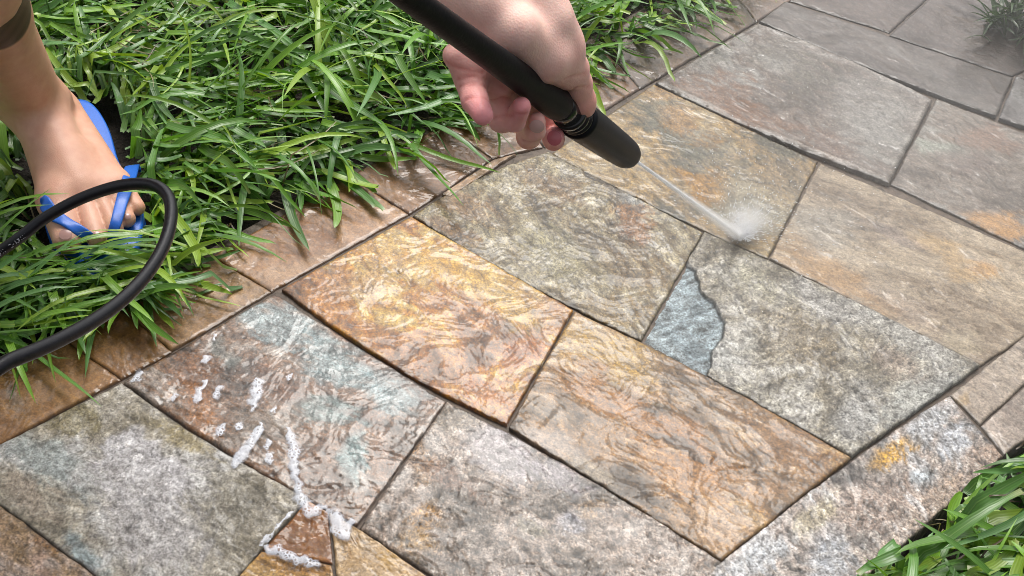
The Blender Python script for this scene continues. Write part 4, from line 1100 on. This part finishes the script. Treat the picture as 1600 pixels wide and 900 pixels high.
for (zx, zy, dz_, ru_, rv_, nc) in ((550, 688, .6125, 0.0046, 0.0040, alb(250, 205, 196)*1.5), (644, 748, .6605, 0.0046, 0.0042, alb(236, 132, 140)*1.5)):
    hpt = ray_hit(680+zx/3.461, zy/3.461, hand_prims)
    if hpt is None: continue
    nv2 = np.array([float(field((hpt+dx)[None], hand_prims)[0]-field((hpt-dx)[None], hand_prims)[0]) for dx in np.eye(3)*0.001]); nv2 /= np.linalg.norm(nv2)
    u2 = -CU*0.97+CR*0.2; u2 -= nv2*(u2@nv2); u2 /= np.linalg.norm(u2)
    v_, f_ = dome(hpt-nv2*0.0006, u2, np.cross(nv2, u2), nv2, ru_, rv_, 0.0011)
    mesh_np('fingernail', v_, f_, make_simple('fingernail', nc, 0.25, 60, 0.05, 0), person, origin=person.location)
# toenails
for (a, b, rr_, w_) in (((.198, -.030, .034), (.258, -.027, .031), .0140, .0062), ((.205, -.004, .032), (.262, .0, .028), .0100, .0042), ((.2, .01, .031), (.252, .018, .027), .0092, .0038), ((.195, .022, .03), (.24, .032, .026), .0088, .0036)):
    p0, p1 = foot(*a), foot(*b); du = (p1-p0)/np.linalg.norm(p1-p0); nz_ = np.array([0, 0, 1.0]); nz_ = nz_-du*(nz_@du)+du*0.35; nz_ /= np.linalg.norm(nz_)
    uu = du-nz_*(du@nz_); uu /= np.linalg.norm(uu)
    v_, f_ = dome(p1+nz_*(rr_-0.0005)+uu*0.001, uu, np.cross(nz_, uu), nz_, w_*0.95, w_, 0.0008, 12, 3)
    mesh_np('toenail', v_, f_, NAIL, person, origin=person.location)

# flip flop: sole and strap
def sole_outline(n=72):
    out = []
    for i in range(n):
        a = 2*np.pi*i/n
        u = 0.5*FLEN*(1-np.cos(a)); s_ = np.sin(a); f = u/FLEN
        hw = 0.039+0.012*math.exp(-((f-0.72)/0.22)**2)-0.004*math.exp(-((f-0.42)/0.14)**2)
        v = abs(s_)**0.62*np.sign(s_)*hw+0.001
        out.append((u, v))
    return np.array(out)
so = sole_outline(); ns = len(so); cen = so.mean(0)
rings = [(0.94, -0.012), (1.0, -0.009), (1.0, -0.001), (0.985, 0.0005), (1.0, 0.002), (1.0, 0.012), (0.985, 0.0150), (0.95, 0.0160), (0.5, 0.0160)]
sv_ = np.concatenate([[foot(*(cen+(p-cen)*k_), z_) for p in so] for k_, z_ in rings]+[[foot(*cen, 0.0160)], [foot(*cen, -0.012)]])
ii_ = np.arange(len(rings)*ns).reshape(len(rings), ns); nx_ = np.roll(ii_, -1, 1)
sq = np.stack([ii_[:-1], nx_[:-1], nx_[1:], ii_[1:]], -1).reshape(-1, 4)
ct = len(rings)*ns
st_ = np.concatenate([np.stack([ii_[-1], nx_[-1], np.full(ns, ct)], -1), np.stack([nx_[0], ii_[0], np.full(ns, ct+1)], -1)])
sole = mesh_np('flip_flop', sv_, [sq, st_], BLUE, person, origin=person.location)
sole['label'] = 'blue rubber flip flop on the foot'
def hit(px, py, off=0.0016):
    d = P(px, py, 1.0)-CP; d /= np.linalg.norm(d)
    s_ = 0.8
    for _ in range(90):
        p = CP+d*s_
        e = float(field(p[None], foot_prims)[0])
        if e < 0.0004 or p[2] < 0.016: break
        s_ += e*0.7
    n_ = np.array([float(field((p+dx)[None], foot_prims)[0]-field((p-dx)[None], foot_prims)[0]) for dx in np.eye(3)*0.002])
    n_ /= np.linalg.norm(n_)+1e-9
    if p[2] < 0.018: n_ = np.array([0, 0, 1.0])
    return p+n_*off, n_
def strap(name, ctrl, w0, w1):
    cs = [hit(*c) for c in ctrl]
    cs = [(cs[0][0]*[1, 1, 0]+[0, 0, 0.006], cs[0][1])]+cs
    pp_ = spline([c[0] for c in cs], 28); nn2 = spline([c[1] for c in cs], 28); nn2 /= np.linalg.norm(nn2, axis=1)[:, None]
    tn = np.gradient(pp_, axis=0); tn /= np.linalg.norm(tn, axis=1)[:, None]
    sd2 = np.cross(tn, nn2); sd2 /= np.linalg.norm(sd2, axis=1)[:, None]
    th = np.linspace(0, 2*np.pi, 14, endpoint=False)
    ww = np.linspace(w0, w1, 28)
    ce, se = np.sign(np.cos(th))*np.abs(np.cos(th))**0.6, np.sign(np.sin(th))*np.abs(np.sin(th))**0.6
    v = (pp_[:, None]+sd2[:, None]*(ce[None, :, None]*ww[:, None, None]*0.5)+nn2[:, None]*(se[None, :, None]*0.0019)).reshape(-1, 3)
    idx = np.arange(28*14).reshape(28, 14); nx = np.roll(idx, -1, 1)
    return mesh_np(name, v, np.stack([idx[:-1], nx[:-1], nx[1:], idx[1:]], -1).reshape(-1, 4), BLUE, sole, origin=person.location)
for nm, ct_ in (('strap', [(207, 262), (199, 285), (190, 318), (180, 352), (168, 386)]), ('strap', [(70, 318), (84, 336), (105, 350), (138, 368), (168, 388)])):
    o = strap(nm, ct_, 0.017, 0.009)
    o.location = (0, 0, 0)
pst, _n = hit(168, 388, 0.001)
v_, f_ = tube(np.array([pst+[0, 0, .001], pst*[1, 1, 0]+[0, 0, .012]]), 0.0042, 12)
o = mesh_np('toe_post', v_, f_, BLUE, sole, origin=person.location); o.location = (0, 0, 0)
# ------------------------------------------------------------------ soap foam
def make_foam():
    m, t, b = material('soap_foam')
    L = t.links.new
    pos = node(t, 'ShaderNodeNewGeometry').outputs['Position']
    rim_ = node(t, 'ShaderNodeAttribute', attribute_name='rim').outputs['Fac']
    v1 = node(t, 'ShaderNodeTexVoronoi', Scale=330.0, feature='DISTANCE_TO_EDGE'); L(pos, v1.inputs['Vector'])
    v2 = node(t, 'ShaderNodeTexVoronoi', Scale=900.0, feature='DISTANCE_TO_EDGE'); L(pos, v2.inputs['Vector'])
    hole = ramp(t, v1.outputs['Distance'], [(0.08, (0.95, 0.95, 0.95)), (0.30, (0.30, 0.30, 0.30))])
    fine = ramp(t, v2.outputs['Distance'], [(0.05, (0.9, 0.9, 0.9)), (0.3, (0.66, 0.66, 0.66))])
    n = node(t, 'ShaderNodeTexNoise', Scale=110.0, Detail=2.0); L(pos, n.inputs['Vector'])
    sel = ramp(t, n.outputs[0], [(0.42, (0, 0, 0)), (0.56, (1, 1, 1))])
    a = mixc(t, sel, fine, hole)
    al = mathn(t, 'MULTIPLY', mathn(t, 'MULTIPLY', a, rim_), 0.72)
    b.inputs['Base Color'].default_value = (0.74, 0.77, 0.84, 1)
    b.inputs['Roughness'].default_value = 0.25
    L(al, b.inputs['Alpha'])
    bp = node(t, 'ShaderNodeBump', Strength=0.35, Distance=0.0008); L(a, bp.inputs['Height']); L(bp.outputs[0], b.inputs['Normal'])
    return m
FOAM = make_foam()
def foam(name, line, hmax, label, cat, group=None, seed=1):
    """line: (px, py, radius px) along the foam"""
    g = np.array([[*gx(a, b), c/FPX*pix(G(a, b))[1]*1.12] for a, b, c in line])
    if len(g) == 1: g = np.concatenate([g, g+[[0.0008, 0.0005, 0]]])
    lo, hi = (g[:, :2]-g[:, 2:]).min(0)-0.006, (g[:, :2]+g[:, 2:]).max(0)+0.006
    st = 0.0011
    X, Y = np.meshgrid(np.arange(lo[0], hi[0], st), np.arange(lo[1], hi[1], st), indexing='ij')
    p = np.stack([X, Y], -1); best = np.full(X.shape, -9.0)
    wp = p+0.0035*np.stack([perlin(X*130, Y*130, seed), perlin(X*130, Y*130, seed+5)], -1)+0.0008*np.stack([perlin(X*380, Y*380, seed+2), perlin(X*380, Y*380, seed+7)], -1)
    for a, b in zip(g[:-1], g[1:]):
        ab = b[:2]-a[:2]; t_ = np.clip(((wp-a[:2])@ab)/(ab@ab+1e-12), 0, 1)
        rr = a[2]+(b[2]-a[2])*t_
        dn = 1-np.linalg.norm(wp-a[:2]-t_[..., None]*ab, axis=-1)/rr
        best = np.maximum(best, dn)
    keep = best > -0.02
    hh = 0.36*hmax*np.clip(best, 0, 1)**0.7*(0.95+0.15*perlin(X*160, Y*160, seed+9))
    Z = 0.0018+hh
    vs = np.stack([X, Y, Z], -1).reshape(-1, 3)
    f = grid_faces(*X.shape); kk = keep.ravel()
    f = f[kk[f].all(1)]
    used = np.unique(f); mp = np.full(len(vs), -1); mp[used] = np.arange(len(used))
    o = mesh_np(name, vs[used], mp[f], FOAM, None, {'rim': sstep(0.0, 0.75, best+0.12*perlin(X*200, Y*200, seed+4)).ravel()[used]}, origin=[*g[:, :2].mean(0), 0.0])
    tag(o, label, cat, group)
    return o
foam('soap_foam', [(410, 664, 4), (396, 688, 9), (382, 708, 13), (368, 726, 9)], 0.004, 'short slanting streak of white foam beside the long foam trail', 'foam', None, 3)
foam('soap_foam', [(450, 672, 4), (455, 690, 10), (461, 706, 13), (459, 735, 9), (466, 764, 9), (473, 787, 12), (486, 803, 10), (506, 795, 7)], 0.0045, 'long winding trail of white foam running down to the orange stone', 'foam', None, 8)
foam('soap_foam', [(522, 806, 12), (530, 822, 16), (536, 842, 10), (548, 818, 9)], 0.0045, 'patch of white foam at the upper right of the small orange stone', 'foam', None, 14)
foam('soap_foam', [(412, 857, 5), (433, 864, 12), (459, 874, 11), (494, 885, 9)], 0.0045, 'foam sausage along the lower edge of the small orange stone', 'foam', None, 19)
foam('soap_foam', [(458, 803, 3.5), (432, 828, 3.5), (408, 855, 4)], 0.003, 'thin foam line along the upper left edge of the orange stone', 'foam', None, 23)
FL = 'foam flecks on the blue and brown slab'
for i, (a, b, c, lb) in enumerate([(216, 589, 10, 'leftmost foam fleck, at the corner of the blue and brown slab'), (322, 562, 9, 'foam fleck just below the topmost fleck on the blue and brown slab'), (335, 529, 6, 'topmost foam fleck on the blue and brown slab, nearest its brown edge stone'),
                               (340, 615, 11, 'round foam fleck right of the slim slanted fleck'), (347, 671, 11, 'round foam fleck nearest the joint of the pale white slab'), (373, 669, 7, 'small foam fleck just above the short slanting foam streak'),
                               (273, 622, 7, 'foam fleck between the leftmost fleck and the slim slanted fleck'), (429, 642, 6, 'tiny foam fleck just above the head of the long foam trail'), (420, 695, 8, 'upper of two small foam flecks between the two foam streaks'),
                               (421, 718, 8, 'lower of two small foam flecks between the two foam streaks'), (453, 591, 6, 'rightmost foam fleck, on the bluish middle of the slab')]):
    foam('foam_fleck', [(a-c*0.3, b+c*0.5, c*0.8), (a+c*0.2, b-c*0.4, c*0.75)], 0.002, lb, 'foam', FL, 30+i)
foam('foam_fleck', [(308, 628, 5), (313, 612, 7), (320, 599, 5)], 0.002, 'slim slanted foam fleck left of a round fleck', 'foam', FL, 60)
foam('foam_fleck', [(396, 640, 8), (400, 615, 14), (404, 598, 9)], 0.002, 'largest foam fleck, tall patch in the middle of the flecks', 'foam', FL, 61)
